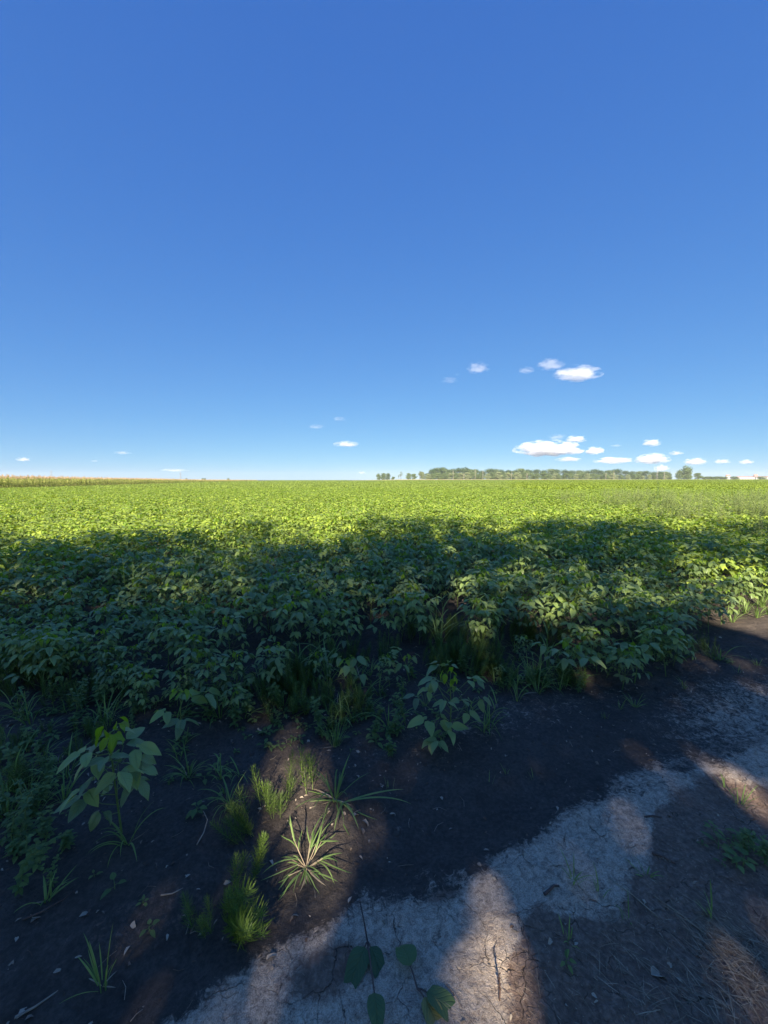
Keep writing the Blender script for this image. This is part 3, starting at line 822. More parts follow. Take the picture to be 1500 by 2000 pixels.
def sun_open(p):
    "how open the crown must be at point p (0 leafy .. 1 gap), by where its shadow lands"
    x_, y_, z_ = p[:, 0], p[:, 1], p[:, 2]
    def land(h):
        t = (z_ - h) / SDIR[2]
        return P(x_ - SDIR[0] * t, y_ - SDIR[1] * t, np.full(len(p), h)) + (y_ - SDIR[1] * t,)
    px, py, yl = land(.58)
    lim = np.interp(px, SH_X, SH_Y) + 12 * vn(px, py * 3, 60, 3) + 9 * vn(px, py * 3, 20, 4) + 8
    op = np.where(yl > 3, np.clip((lim - py) / 30 + .35, 0, 1) ** .8, 0.0)
    op = np.maximum(op, np.where((yl > 3.4) & (py < lim + 110), .8 * np.clip(vn(px, py * 3.2, 60, 6) * 2.4 - .35, 0, 1), 0))
    op = np.maximum(op, np.where(yl > 3.2, .67 + .24 * vn(px, py * 3, 35, 9), 0))
    for cx, cy_, rx, ry, o_, h in LIGHT:
        t = (z_ - h) / SDIR[2]
        X, Y = x_ - SDIR[0] * t, y_ - SDIR[1] * t
        wx, wy = W(cx, cy_, h); x2, _ = W(cx + rx, cy_, h); _, ya = W(cx, max(cy_ - ry, 975), h); _, yb = W(cx, cy_ + ry, h)
        d = ((X - wx) / (abs(x2 - wx) + .07)) ** 2 + ((Y - wy) / (abs(ya - yb) / 2 + .16)) ** 2
        op = np.maximum(op, o_ * np.clip(1.7 - d, 0, 1))
    return op

belt = [(-12.5, -12.5), (-8.5, -10.5), (-4.6, -12), (-0.8, -10.8), (3.2, -12.2), (7.2, -10.8)]
for i, (bx_, by_) in enumerate(belt):
    r = np.random.default_rng(900 + i); H = 15.0; n = 25000
    lobes = [(np.array([r.uniform(-2.2, 2.2), r.uniform(-1.6, 1.6), r.uniform(5.4, 12.6)]), r.uniform(1.1, 2.0), r.uniform(1.0, 1.7)) for _ in range(26)]
    li = r.integers(0, 26, n)
    C = np.array([l[0] for l in lobes])[li]; RW = np.array([l[1] for l in lobes])[li]; RH = np.array([l[2] for l in lobes])[li]
    d = r.normal(size=(n, 3)); d /= np.linalg.norm(d, axis=1)[:, None]
    q = r.uniform(0, 1, n) ** .4
    p = C + d * q[:, None] * np.stack([RW, RW, RH], 1)
    wp = p + np.array([bx_, by_, 0])
    keep = (r.random(n) > sun_open(wp) * 1.05) & (p[:, 2] > 4.2)
    p = p[keep]; n = len(p)
    nn = r.normal(size=(n, 3)) + np.array([0, 0, .8]); nn /= np.linalg.norm(nn, axis=1)[:, None]
    t = np.cross(nn, r.normal(size=(n, 3))); t /= np.linalg.norm(t, axis=1)[:, None]; b = np.cross(nn, t)
    s1 = r.uniform(.16, .30, n)[:, None]; s2 = s1 * .6
    V = np.stack([p - t * s1 * .5, p - b * s2 * .5, p + t * s1 * .5, p + b * s2 * .5], 1).reshape(-1, 3)
    cm = bpy.data.meshes.new('shade_crown')
    cm.vertices.add(len(V)); cm.vertices.foreach_set('co', V.ravel())
    cm.loops.add(n * 4); cm.loops.foreach_set('vertex_index', np.arange(n * 4))
    cm.polygons.add(n); cm.polygons.foreach_set('loop_start', np.arange(0, n * 4, 4)); cm.polygons.foreach_set('loop_total', np.full(n, 4))
    cm.update(calc_edges=True)
    a = cm.attributes.new('tint', 'FLOAT', 'POINT'); a.data.foreach_set('value', np.repeat(r.uniform(.1, .9, n), 4))
    cm.materials.append(M['treeleaf'])
    tm = trunk_mesh(950 + i, 11, [l for l in lobes if l[0][2] < 10][:9], .2)
    place('shade_tree', 'leafy tree in the belt behind the photographer casting the dappled shade', 'tree', [('trunk', tm), ('crown', cm)], (bx_, by_, 0), 0, 1.0, 'trees of the belt behind the photographer')

# ------------------------------------------------------------------ foreground plants
def horsetail_clump(seed, nst=12, H=.26, sp=.10, br=.065, lean=0.0, bright=.35):
    r = random.Random(seed); fo, st = MB(), MB()
    for i in range(nst):
        a = r.uniform(0, 6.28); rr = sp * math.sqrt(r.random()); b = np.array([math.cos(a) * rr, math.sin(a) * rr, 0])
        el = R(r.uniform(62, 88)) - lean; aa = a + r.uniform(-.5, .5) if not lean else r.uniform(-.5, .5)
        h = H * r.uniform(.55, 1.1); pts = [b]; e_ = el
        for j in range(6): pts.append(pts[-1] + dirv(aa, e_) * h / 6); e_ += .05
        tube(st, pts, .0016, .0007, 3, .6)
        pts = np.array(pts); nw = int(h / .014)
        for j in range(2, nw):
            t = j / nw; c = np.array([np.interp(t * 6, range(7), pts[:, k]) for k in range(3)])
            bl = br * (math.sin(math.pi * min(1, .15 + .85 * t)) ** .7 + .08) * r.uniform(.8, 1.1); a0 = r.uniform(0, 6.28); nb = 7
            for k in range(nb):
                ak = a0 + k * 6.283 / nb + r.uniform(-.2, .2); eb = R(r.uniform(18, 48))
                d1 = dirv(ak, eb); d2 = dirv(ak, eb + .45); s_ = np.array([-math.sin(ak), math.cos(ak), 0]) * .0011
                m_ = c + d1 * bl * .5; e2 = m_ + d2 * bl * .5
                fo.add([c - s_, c + s_, m_ + s_, m_ - s_, e2], [(0, 1, 2, 3), (3, 2, 4)], None, r.uniform(.0, .55) + bright, 0)
    return [('stem', st.mesh('horsetail_stem', [M['stem']])), ('branches', fo.mesh('horsetail_branches', [M['horse']], False))]
HT = [horsetail_clump(i, 5, .25, .08, .06, bright=.2) for i in range(3)]
HTD = [horsetail_clump(30 + i, 5 + i, .27, .10, .05, bright=.15) for i in range(4)]
HTL = [horsetail_clump(10 + i, 7, .24, .05, .06, lean=.45) for i in range(2)]
HTS = [horsetail_clump(20 + i, 4, .15, .04, .05) for i in range(2)]

def tuft(seed, n=14, L=.25, wd=.010, el=(45, 85), droop=1.3, dead=2, culm=0, H=.5):
    r = random.Random(seed); mb, db = MB(), MB()
    for i in range(n):
        a = r.uniform(0, 6.28); rr = r.uniform(0, .02)
        blade(mb, (math.cos(a) * rr, math.sin(a) * rr, 0), a, R(r.uniform(*el)), L * r.uniform(.5, 1.15), wd * r.uniform(.6, 1.15), droop * r.uniform(.5, 1.4), 8, r.uniform(.15, .85), 0, r.uniform(-.7, .7))
    for i in range(culm):
        a = r.uniform(0, 6.28); e_ = R(r.uniform(*el)); h = H * r.uniform(.7, 1)
        pts = [np.zeros(3)]
        for j in range(6): pts.append(pts[-1] + dirv(a, e_) * h / 6); e_ += .04
        tube(mb, pts, .002, .0012, 4, .6)
        for j in (1, 2, 3, 4, 5):
            blade(mb, pts[j], a + r.choice([0, 3.14]) + r.uniform(-.6, .6), R(r.uniform(35, 60)), L * r.uniform(.5, .85), wd, droop, 7, r.uniform(.2, .8), 0, r.uniform(-.5, .5))
    for i in range(dead):
        a = r.uniform(0, 6.28); blade(db, (0, 0, .004), a, R(r.uniform(5, 25)), L * r.uniform(.3, .6), wd * .8, .6, 6, r.uniform(.2, .9), 0, r.uniform(-1, 1))
    p = [('blades', mb.mesh('grass_blades', [M['grass']]))]
    if dead: p.append(('dead_blades', db.mesh('dead_blades', [M['straw']])))
    return p

def rosette(seed, n=22, L=.17, wd=.010):
    "a sprawling crabgrass rosette: short reddish culms radiating from one root, each ending in blades"
    r = random.Random(seed); mb, cu, db = MB(), MB(), MB()
    for i in range(n):
        a = i * 6.283 / n + r.uniform(-.25, .25); e_ = R(r.uniform(3, 60)); l = L * r.uniform(.25, .6); pts = [np.array([0, 0, .004])]
        for j in range(4): pts.append(pts[-1] + dirv(a, e_) * l / 4); e_ += r.uniform(-.03, .12)
        for q in pts: q[2] = max(q[2], .004)
        tube(cu, pts, .0022, .0016, 4, .7)
        for k in range(r.choice([2, 3, 3])):
            blade(mb, pts[-1 - (k % 3)], a + r.uniform(-.7, .7), R(r.uniform(0, 50)), L * r.uniform(.3, .85), wd * r.uniform(.6, 1.1), r.uniform(.6, 2.2), 8, r.uniform(.3, .95), 0, r.uniform(-.8, .8))
    for i in range(7): blade(db, (0, 0, .006), r.uniform(0, 6.28), R(r.uniform(0, 20)), L * r.uniform(.3, .7), wd, .5, 6, r.uniform(.2, .9), 0, r.uniform(-1, 1))
    return [('blades', mb.mesh('rosette_blades', [M['grass']])), ('culms', cu.mesh('rosette_culms', [M['straw']])), ('dead_blades', db.mesh('dead_blades', [M['straw']]))]

def seedling(seed, n=5, L=.03, H=.02, mat='weed'):
    r = random.Random(seed); mb, st = MB(), MB(); a = r.uniform(0, 6.28)
    tube(st, [(0, 0, -.005), (0, 0, H)], .0013, .001, 4, .5)
    for i in range(n):
        a += 2.3 + r.uniform(-.3, .3); z = H * (.5 + .5 * i / n)
        tip = np.array([0, 0, z]) + dirv(a, .5) * L * .35
        tube(st, [(0, 0, z), tip], .0008, .0008, 3, .5)
        leaflet(mb, tip, dirv(a, r.uniform(-.2, .5)), (0, 0, 1), L * r.uniform(.7, 1.1), L * r.uniform(.4, .6), .08, .3, 5, r.uniform(.3, .9), 0)
    return [('stem', st.mesh('seedling_stem', [M['stem']])), ('leaves', mb.mesh('seedling_leaves', [M[mat]]))]

def upright_weed(seed, H=.28, n=26, L=.05, mat='weed', br=5, narrow=.38):
    r = random.Random(seed); mb, st = MB(), MB(); axes = [([np.zeros(3), np.array([.01, 0, H * .5]), np.array([0, .01, H])], n)]
    for i in range(br):
        a = r.uniform(0, 6.28); z = H * r.uniform(.1, .7); l = H * r.uniform(.25, .45); b = np.array([0, 0, z])
        axes.append(([b, b + dirv(a, .7) * l * .5, b + dirv(a, .7) * l * .5 + dirv(a, 1.1) * l * .5], n // 3))
    for pts, m_ in axes:
        tube(st, pts, .0025, .001, 4, .5); P3 = np.array(pts); a = r.uniform(0, 6.28)
        for i in range(m_):
            t = .15 + .85 * i / m_; c = np.array([np.interp(t * 2, [0, 1, 2], P3[:, k]) for k in range(3)]); a += 2.4
            leaflet(mb, c, dirv(a, r.uniform(0, .7)), (0, 0, 1), L * r.uniform(.6, 1.15) * (1.15 - .6 * t), L * narrow, .1, .4, 4, r.uniform(.2, .8) + .2 * t, 0)
    return [('stem', st.mesh('weed_stem', [M['stem']])), ('leaves', mb.mesh('weed_leaves', [M[mat]]))]

def big_soy(seed, H, nleaf, LL, spread, young=3, detail=8):
    f, s = soy_plant(seed, H, nleaf, LL, detail, spread, young)
    return [('stem', s.mesh('soybean_stem', [M['stem']])), ('foliage', f.mesh('soybean_foliage', [M['soy'], M['young']]))]

# standalone soybean plants in front of the crop
place('soybean_plant', 'large lone soybean plant with drooping leaves on bare soil at lower left', 'soybean plant', big_soy(21, .56, 24, .095, .12, 4), on_ground(238, 1632), 2.2)
place('soybean_plant', 'lone bluish soybean plant standing on the dark soil in the middle', 'soybean plant', big_soy(12, .38, 18, .095, .19, 3), on_ground(880, 1440), .6)
place('soybean_plant', 'small three leaved soybean at the foot of the middle soybean plant', 'soybean plant', big_soy(13, .20, 3, .10, .08, 0), on_ground(838, 1462), 4.0)
place('soybean_plant', 'small short soybean with dark leaves right of the foot of the middle soybean plant', 'soybean plant', big_soy(14, .16, 3, .085, .07, 0), on_ground(872, 1470), 1.0)
place('soybean_plant', 'medium soybean plant left of the standalone bare stemmed one near the track', 'soybean plant', big_soy(15, .36, 12, .10, .17, 2), on_ground(1090, 1345), .2)
place('soybean_plant', 'slender soybean plant with a bare stem nearest the track on the right', 'soybean plant', big_soy(16, .36, 11, .095, .14, 2), on_ground(1238, 1338), 3.3)
place('soybean_plant', 'soybean plant with pale pointed leaves leaning out behind the large lone soybean', 'soybean plant', big_soy(17, .36, 6, .12, .13, 2), on_ground(345, 1440), 3.1, tilt=(0, -.25))
place('soybean_plant', 'small soybean under the front row beside upright grass blades', 'soybean plant', big_soy(18, .26, 8, .10, .12, 2), on_ground(690, 1345), 1.1)
place('soybean_plant', 'small pale leaved soybean by the bare patch left of the middle plant', 'soybean plant', big_soy(19, .22, 5, .09, .1, 1), on_ground(800, 1330), 2.0)

# horsetails
HL = [(548, 1572, HT[0], .95, 'bright sunlit horsetail clump behind the sprawling grass rosette'), (505, 1585, HTS[0], 1.2, 'small dark horsetail touching the left of the bright clump'), (598, 1530, HTS[1], 1.4, 'upright horsetail behind the bright clump'),
      (480, 1640, HTL[0], .75, 'low horsetail lying over to the right, above the tall ferny clump'), (440, 1790, HTL[1], 1.25, 'tall feathery horsetail clump nearest the camera left of the grass rosette'), (408, 1800, HT[1], .62, 'short yellow green horsetail at the foot of the feathery clump'),
      (470, 1745, HT[2], .8, 'dense horsetail leaning right behind the feathery clump')]
for px, py, me, s_, lb in HL:
    place('horsetail', lb, 'horsetail', me, on_ground(px, py), random.uniform(0, 6), s_, None, (random.uniform(-.3, .1), random.uniform(-.1, .35)))
for o_ in [x for x in sc.collection.objects if x.name.startswith('horsetail')]:
    pass
k = 0
def sprinkle(cx, cy_, rx, ry, n):
    out = []
    while len(out) < n:
        a, b = random.uniform(-1, 1), random.uniform(-1, 1)
        if a * a + b * b < 1: out.append((cx + a * rx, cy_ + b * ry))
    return out
for cx, cy_, rx, ry, n, sc_ in ((560, 1350, 60, 40, 13, 1.15), (640, 1390, 60, 25, 7, .9), (900, 1290, 90, 36, 20, 1.2), (960, 1330, 60, 18, 6, .9), (1090, 1340, 60, 16, 7, .8), (60, 1345, 60, 40, 9, 1.1), (180, 1370, 80, 22, 7, .9), (30, 1500, 40, 60, 6, .8), (700, 1300, 60, 20, 6, 1.2), (1330, 1290, 60, 16, 6, .8), (820, 1250, 80, 20, 8, 1.3), (1040, 1255, 60, 20, 7, 1.2), (170, 1460, 60, 30, 5, .6)):
    for px, py in sprinkle(cx, cy_, rx, ry, n):
        place('horsetail', 'feathery horsetail among the weeds at the foot of the soybean rows', 'horsetail', HTD[k % 4], on_ground(px, py), random.uniform(0, 6), sc_ * 0.9 * random.uniform(.6, 1.15), 'horsetails at the foot of the rows', (random.uniform(-.3, .3), random.uniform(-.3, .3))); k += 1

# grasses
place('crabgrass', 'sunlit sprawling grass rosette with reddish stalks on the dark soil', 'grass', rosette(3, 15, .18, .0085), on_ground(598, 1693), 0)
place('crabgrass', 'larger shaded sprawling grass with long arching blades behind the sunlit rosette', 'grass', tuft(31, 22, .23, .009, (10, 75), 1.7, 5), on_ground(655, 1562), .4)
mb = MB()
for (a, e_, L, dr, w) in ((.05, 18, .30, .5, .013), (-.12, 20, .34, .9, .012), (3.2, 14, .17, .4, .012), (-1.75, 30, .2, 1.0, .011), (-1.2, 35, .22, 1.2, .011)):
    blade(mb, (0, 0, .01), a, R(e_), L, w, dr, 10, .85, 0, .2)
place('crabgrass', 'long lit grass blades lying flat to the right of the shaded grass', 'grass', [('blades', mb.mesh('grass_blades', [M['grass']]))], on_ground(672, 1568), 0)
G = [(250, 1655, tuft(41, 12, .17, .009, (50, 85), 1.7, 2), 'tuft of narrow grass at the foot of the large lone soybean'),
     (430, 1520, tuft(42, 4, .16, .009, (60, 80), 2.2, 0, 1, .2), 'single arching grass shoot right of the large lone soybean'),
     (440, 1545, tuft(43, 3, .1, .008, (70, 85), .6, 0), 'small upright grass shoot below the arching one'),
     (350, 1480, tuft(44, 5, .16, .008, (60, 85), 1.2, 0, 1, .22), 'grass shoot with paired blades behind the large lone soybean'),
     (655, 1455, tuft(45, 26, .20, .006, (62, 88), .5, 2), 'dense upright tuft of fine grass left of the middle soybean'),
     (640, 1330, tuft(46, 12, .34, .014, (62, 85), 1.6, 1, 1, .5), 'tall broad bladed grass standing in the weeds below the front row'),
     (590, 1330, tuft(47, 6, .34, .013, (65, 85), 1.9, 0, 1, .3), 'broad bladed grass with drooping tips left of the tall grass'),
     (1045, 1335, tuft(48, 16, .30, .012, (60, 86), 1.6, 1, 1, .4), 'bright tall grass clump right of the ferny weeds'),
     (1105, 1340, tuft(49, 4, .16, .009, (65, 88), .8, 0), 'short grass shoot under the medium soybean'),
     (90, 1770, tuft(50, 8, .12, .010, (40, 80), 1.0, 1), 'low grass tuft near the left edge of the bare soil'),
     (200, 1925, tuft(51, 12, .14, .006, (50, 85), .6, 3), 'thin weedy grass tuft on the dark soil at lower left'),
     (100, 1760, tuft(52, 2, .08, .007, (60, 85), .4, 0), 'single short grass shoot beside the low left tuft'),
     (1120, 1740, tuft(53, 8, .09, .007, (50, 85), .8, 1), 'small grass tuft growing on the grey clay'),
     (1175, 1770, tuft(54, 4, .10, .008, (60, 85), .5, 0), 'bright grass shoot at the brown edge of the clay'),
     (1110, 1860, tuft(55, 7, .07, .007, (40, 85), .8, 1), 'tiny grass tuft on brown soil beside the clay tongue'),
     (1260, 1735, tuft(56, 6, .07, .006, (30, 85), .8, 3), 'withered little grass tuft in the middle of the grey clay'),
     (1390, 1815, tuft(57, 6, .10, .007, (55, 85), .6, 2), 'thin grass shoot above the reddish straw heap'),
     (1228, 1818, tuft(58, 4, .08, .006, (50, 85), .8, 1), 'faint grass shoot on the brown bank'),
     (1445, 1590, tuft(59, 9, .12, .006, (55, 88), .7, 1), 'fine grass tuft below the sunlit patch on the track'),
     (1415, 1555, tuft(60, 5, .08, .006, (50, 85), .8, 1), 'small grass tuft at the rim of the sunlit patch'),
     (1240, 1385, tuft(61, 16, .11, .005, (45, 85), 1.0, 2), 'wispy grass on the dark track right of the slender soybean'),
     (1210, 1390, tuft(62, 8, .09, .004, (45, 85), 1.0, 1), 'short wispy grass left of the other wispy grass'),
     (1335, 1350, tuft(63, 9, .09, .005, (45, 85), 1.0, 2), 'wispy grass seedling on the far part of the track'),
     (1440, 1320, tuft(64, 4, .10, .006, (60, 85), .8, 1), 'bare looking grass shoot at the dull lit band'),
     (1480, 1300, tuft(65, 14, .10, .005, (45, 85), 1.2, 2), 'low grass clump at the right edge of the track'),
     (1488, 1192, tuft(66, 30, .42, .012, (55, 86), 1.3, 4), 'tall sunlit grass clump at the right edge by the crop'),
     (1335, 1280, tuft(67, 22, .22, .008, (50, 86), 1.5, 4), 'grass clump under the soybeans near the track bend'),
     (1295, 1275, tuft(68, 14, .2, .008, (50, 86), 1.6, 3), 'drooping grass under the soybeans left of the bend clump'),
     (955, 1530, tuft(69, 2, .07, .005, (70, 88), .3, 0), 'single grass sprout on the dark strip, left one'),
     (988, 1515, tuft(70, 3, .09, .005, (60, 88), .4, 0), 'two bladed grass sprout on the dark strip'),
     (1043, 1520, tuft(71, 2, .06, .005, (70, 88), .3, 0), 'tiny grass sprout on the dark strip, right one'),
     (1180, 1410, tuft(72, 4, .07, .005, (60, 88), .6, 0), 'small sprout between track and wispy grass'),
     (60, 1420, tuft(73, 5, .3, .009, (60, 80), 2.0, 0, 1, .35), 'arching grass stalk in the dark weeds at the left edge'),
     (210, 1425, tuft(74, 6, .2, .008, (60, 85), 1.0, 0, 1, .25), 'upright grass stalk in the dark weeds right of the left edge'),
     (950, 1420, tuft(75, 5, .2, .009, (60, 85), 1.6, 0, 1, .25), 'grass stalk right of the middle soybean'),
     (1010, 1375, tuft(76, 6, .2, .009, (60, 85), 1.4, 1, 1, .3), 'grass stalk between middle soybean and bright tall grass'),
     (30, 1540, tuft(77, 16, .16, .007, (20, 80), 1.4, 4), 'tangled grass mat at the left edge'),
     (90, 1560, tuft(78, 9, .14, .009, (20, 70), 1.4, 1), 'low sprawling grass left of the large lone soybean'),
     (1480, 1690, tuft(79, 12, .08, .008, (20, 80), 1.2, 2), 'leafy low grass at the right edge of the brown bank'),
     (760, 1540, tuft(80, 3, .07, .005, (70, 88), .4, 0), 'tiny lit sprout beyond the long flat blades'),
     (490, 1800, tuft(81, 2, .12, .006, (75, 88), .3, 0), 'lone upright blade right of the feathery horsetail'),
     (860, 1290, tuft(82, 8, .45, .011, (70, 86), 1.0, 0, 2, .6), 'tall pale grass rising from the ferny weeds'),
     (1070, 1310, tuft(83, 7, .35, .011, (65, 86), 1.4, 0, 1, .5), 'grass with nodding tips behind the bright tall grass')]
for px, py, me, lb in G:
    place('grass_tuft', lb, 'grass', me, on_ground(px, py), random.uniform(0, 6.28))
for i, (px, py) in enumerate([(1455, 1205), (1500, 1208), (1430, 1222), (1478, 1215), (1515, 1195)]):
    place('grass_tuft', 'sunlit grass along the crop edge at the right side of the track', 'grass', tuft(86 + i, 16, .26, .010, (50, 86), 1.3, 2), on_ground(px, py), random.uniform(0, 6), 1.0, 'sunlit grasses at the right crop edge')
# taller grasses poking out of the crop
TG = [tuft(90 + i, 7, .3, .011, (65, 87), 1.1, 0, 3, .85) for i in range(3)]
for i, (px, py) in enumerate([(690, 1085), (505, 1115), (640, 1190), (1085, 1085), (1170, 1075), (745, 1110), (250, 1150), (930, 1120), (845, 1060), (1010, 1130), (370, 1160), (1300, 1120), (1385, 1100), (560, 1075), (110, 1100)]):
    x_, y_ = W(px, py, .35)
    place('tall_grass', 'tall grass stalk sticking up out of the soybean leaves', 'grass', TG[i % 3], (x_, y_, float(gz(x_, y_))), random.uniform(0, 6), 1.0, 'grass stalks sticking out of the crop')

# small leafy weeds
U = [(262, 1395, .10, 10, .05, 'little star shaped weed in the dark soil behind the large lone soybean'), (460, 1420, .16, 20, .05, 'bushy little weed right of the leaning soybean'), (762, 1478, .12, 22, .035, 'small sunlit leafy weed left of the middle soybean'),
     (735, 1440, .12, 20, .035, 'leafy weed behind the small sunlit weed'), (975, 1350, .2, 26, .04, 'upright narrow leaved weed right of the middle soybean'), (720, 1395, .14, 20, .04, 'shaded bushy weed between grass tuft and middle soybean'),
     (700, 1360, .1, 14, .04, 'low shaded weed under the front row'), (1455, 1690, .10, 22, .03, 'green mat weed on the brown bank at right'), (1490, 1715, .10, 22, .03, 'second mat weed at the right edge on the brown bank'),
     (775, 1440, .16, 14, .05, 'drooping weed beside the middle soybean'), (145, 1430, .12, 14, .045, 'dark weed near the left edge below the rows'), (60, 1600, .12, 24, .035, 'creeping weed at the left edge beside the tangled grass'),
     (130, 1655, .08, 18, .035, 'low creeping weed left of the foot of the large soybean'), (30, 1680, .08, 20, .035, 'flat creeping weed at the left edge lower down')]
for i, (px, py, H, n_, L, lb) in enumerate(U):
    place('leafy_weed', lb, 'weed', upright_weed(600 + i, H, n_, L), on_ground(px, py), random.uniform(0, 6))
# straggling growth between the crop and the bare soil
SW = [upright_weed(640 + i, .12 + .03 * i, 14 + 2 * i, .04, 'weed', 4, .42) for i in range(5)]
SG = [tuft(660 + i, 5 + 2 * i, .14 + .03 * i, .008, (45, 86), 1.5, 1) for i in range(5)]
for i in range(46):
    px = random.uniform(-40, 1420) if i < 30 else random.uniform(-20, 520); x_, _ = W(px, 1320); y_ = float(field_edge(x_)) - abs(random.gauss(.10, .16))
    if 780 < px < 1000: continue
    st, fo = SOY[i % 9]
    place('soybean_plant', 'small straggling soybean plant just outside the front row', 'soybean plant', [('stem', st), ('foliage', fo)], (x_, y_, float(gz(x_, y_)) - .01), random.uniform(0, 6), random.uniform(.38, .75), 'straggling soybeans outside the front row', (random.uniform(-.15, .15), random.uniform(-.15, .15)))
for cx, cy_, rx, ry, n in ((70, 1560, 90, 110, 13), (200, 1400, 200, 50, 22), (520, 1400, 120, 40, 14), (700, 1400, 110, 50, 14), (1050, 1340, 120, 18, 9), (1280, 1290, 120, 14, 9), (900, 1320, 100, 16, 6), (60, 1700, 60, 60, 5)):
    for px, py in sprinkle(cx, cy_, rx, ry, n):
        place('leafy_weed', 'small leafy weed among the straggling growth beside the soybeans', 'weed', SW[random.randrange(5)], on_ground(px, py), random.uniform(0, 6), random.uniform(.5, 1.2), 'small leafy weeds beside the soybeans', (random.uniform(-.3, .3), random.uniform(-.3, .3)))
for cx, cy_, rx, ry, n in ((60, 1530, 80, 100, 16), (220, 1390, 200, 50, 16), (560, 1380, 160, 50, 18), (760, 1350, 110, 40, 8), (1000, 1340, 140, 20, 8), (1280, 1290, 140, 16, 12), (900, 1290, 120, 20, 8), (420, 1540, 70, 60, 5), (860, 1450, 140, 60, 5)):
    for px, py in sprinkle(cx, cy_, rx, ry, n):
        place('grass_tuft', 'small loose grass tuft among the straggling growth beside the soybeans', 'grass', SG[random.randrange(5)], on_ground(px, py), random.uniform(0, 6), random.uniform(.6, 1.3), 'loose grass tufts beside the soybeans')
# seedlings
SD = [seedling(700 + i, 3 + i % 4, .032, .025) for i in range(6)]
SP = [(225, 1748, 1.3, 'round leaved seedling on the slightly lit soil at lower left'), (292, 1828, 1.0, 'tiny four leaved seedling right of the round leaved one'), (280, 1775, .6, 'very small green seedling between the two others at lower left'),
      (385, 1590, 1.5, 'seedling with bent bare stalk right of the large lone soybean'), (425, 1570, 1.3, 'seedling with rounded leaves above the bent one'), (555, 1400, 1.5, 'four leaved seedling in the shaded weeds above the bright horsetail'),
      (520, 1395, 1.3, 'pale seedling left of the four leaved one'), (545, 1455, 1.2, 'pale seedling above the arching grass'), (165, 1440, 1.6, 'pale leaved seedling in the dark soil behind the large soybean'),
      (105, 1450, 1.5, 'pale leaved seedling left of the other, by the left edge'), (110, 1500, 1.2, 'small pale seedling left of the large soybean'), (1105, 1905, .8, 'seedling on the lit clay near the bottom'), (185, 1725, .7, 'dull seedling on the dark soil left of the round leaved one')]
for i, (px, py, s_, lb) in enumerate(SP):
    place('seedling', lb, 'seedling', SD[i % 6], on_ground(px, py), random.uniform(0, 6), s_)
for cx, cy_, rx, ry, n in ((250, 1400, 200, 25, 34), (700, 1420, 60, 50, 18), (70, 1600, 70, 90, 26), (1000, 1340, 120, 22, 22), (550, 1430, 90, 40, 22), (1180, 1310, 160, 18, 26), (380, 1480, 90, 50, 14), (1430, 1680, 70, 50, 14), (850, 1420, 60, 30, 12), (1330, 1300, 100, 16, 10)):
    for px, py in sprinkle(cx, cy_, rx, ry, n):
        place('seedling', 'tiny green seedling scattered on the soil below the crop', 'seedling', SD[random.randrange(6)], on_ground(px, py), random.uniform(0, 6), random.uniform(.5, 1.5), 'tiny seedlings on the soil')

# tall pale weeds standing in the crop on the right
def tall_weed(seed, H=1.15):
    r = random.Random(seed); mb, st = MB(), MB()
    for s in range(7):
        a = r.uniform(0, 6.28); b = np.array([math.cos(a), math.sin(a), 0]) * r.uniform(0, .25); h = H * r.uniform(.7, 1.05)
        top = b + np.array([r.uniform(-.12, .12), r.uniform(-.12, .12), h]); tube(st, [b, (b + top) / 2, top], .004, .0015, 3, .7)
        for i in range(46):
            t = .25 + .75 * i / 46; a += 2.4; c = b + (top - b) * t
            l = .12 * (1.25 - .8 * t) * r.uniform(.6, 1.3)
            leaflet(mb, c, dirv(a, r.uniform(.1, .9)), (0, 0, 1), l, l * .42, .1, .4, 2, r.uniform(.1, .9), 0)
    return [('stem', st.mesh('tall_weed_stem', [M['stem']])), ('leaves', mb.mesh('tall_weed_leaves', [M['paleweed']], False))]
TW = [tall_weed(800 + i) for i in range(4)]
k = 0
for i in range(700):
    if k >= 200: break
    px = random.uniform(1080, 1540); D = random.uniform(7.5, 24)
    lim = np.interp(px, [1080, 1200, 1350, 1500], [17, 12, 9.0, 7.2])
    if D < lim: continue
    if px < 1200 and random.random() < .6: continue
    x_, y_ = far_point(px, D)
    place('tall_weed', 'pale seedy tall weed standing among the soybeans on the right', 'weed', TW[k % 4], (x_, y_, float(gz(x_, y_))), random.uniform(0, 6), random.uniform(.7, 1.05), 'tall pale weeds in the crop'); k += 1
x_, y_ = far_point(1287, 13.5)
place('tall_weed', 'tallest dark green weed reaching the horizon line on the right', 'weed', upright_weed(850, 1.5, 60, .12, 'weed', 8), (x_, y_, 0), 0)

# dock leaves at the bottom edge
def dock(seed, leaves, stem=None):
    mb, st = MB(), MB()
    for (a, e_, off, L, w, t, curl) in leaves:
        b = np.array([0, 0, .012]); tip = b + dirv(a, .25) * off
        tube(st, [b, (b + tip) / 2 + np.array([0, 0, .004]), tip], .003, .002, 5, .6)
        leaflet(mb, tip, dirv(a, e_), (0.1, 0, 1), L, w, .10, curl, 12, t, 0, peak=.5, wav=.07)
    if stem: tube(st, stem, .003, .0015, 5, .3)
    return [('stem', st.mesh('dock_stem', [M['deadstem']])), ('leaves', mb.mesh('dock_leaves', [M['dock']]))]
place('dock_plant', 'weed with two broad hanging oval leaves and a thin dead stalk at the bottom edge', 'weed', dock(1, [(-2.0, .12, .02, .14, .062, .25, .45), (-1.05, .05, .02, .12, .05, .15, .5), (-1.4, .1, .16, .09, .05, .4, .3)], [(0, 0, .01), (-.012, .03, .04), (-.03, .07, .08)]), on_ground(718, 1858), 0)
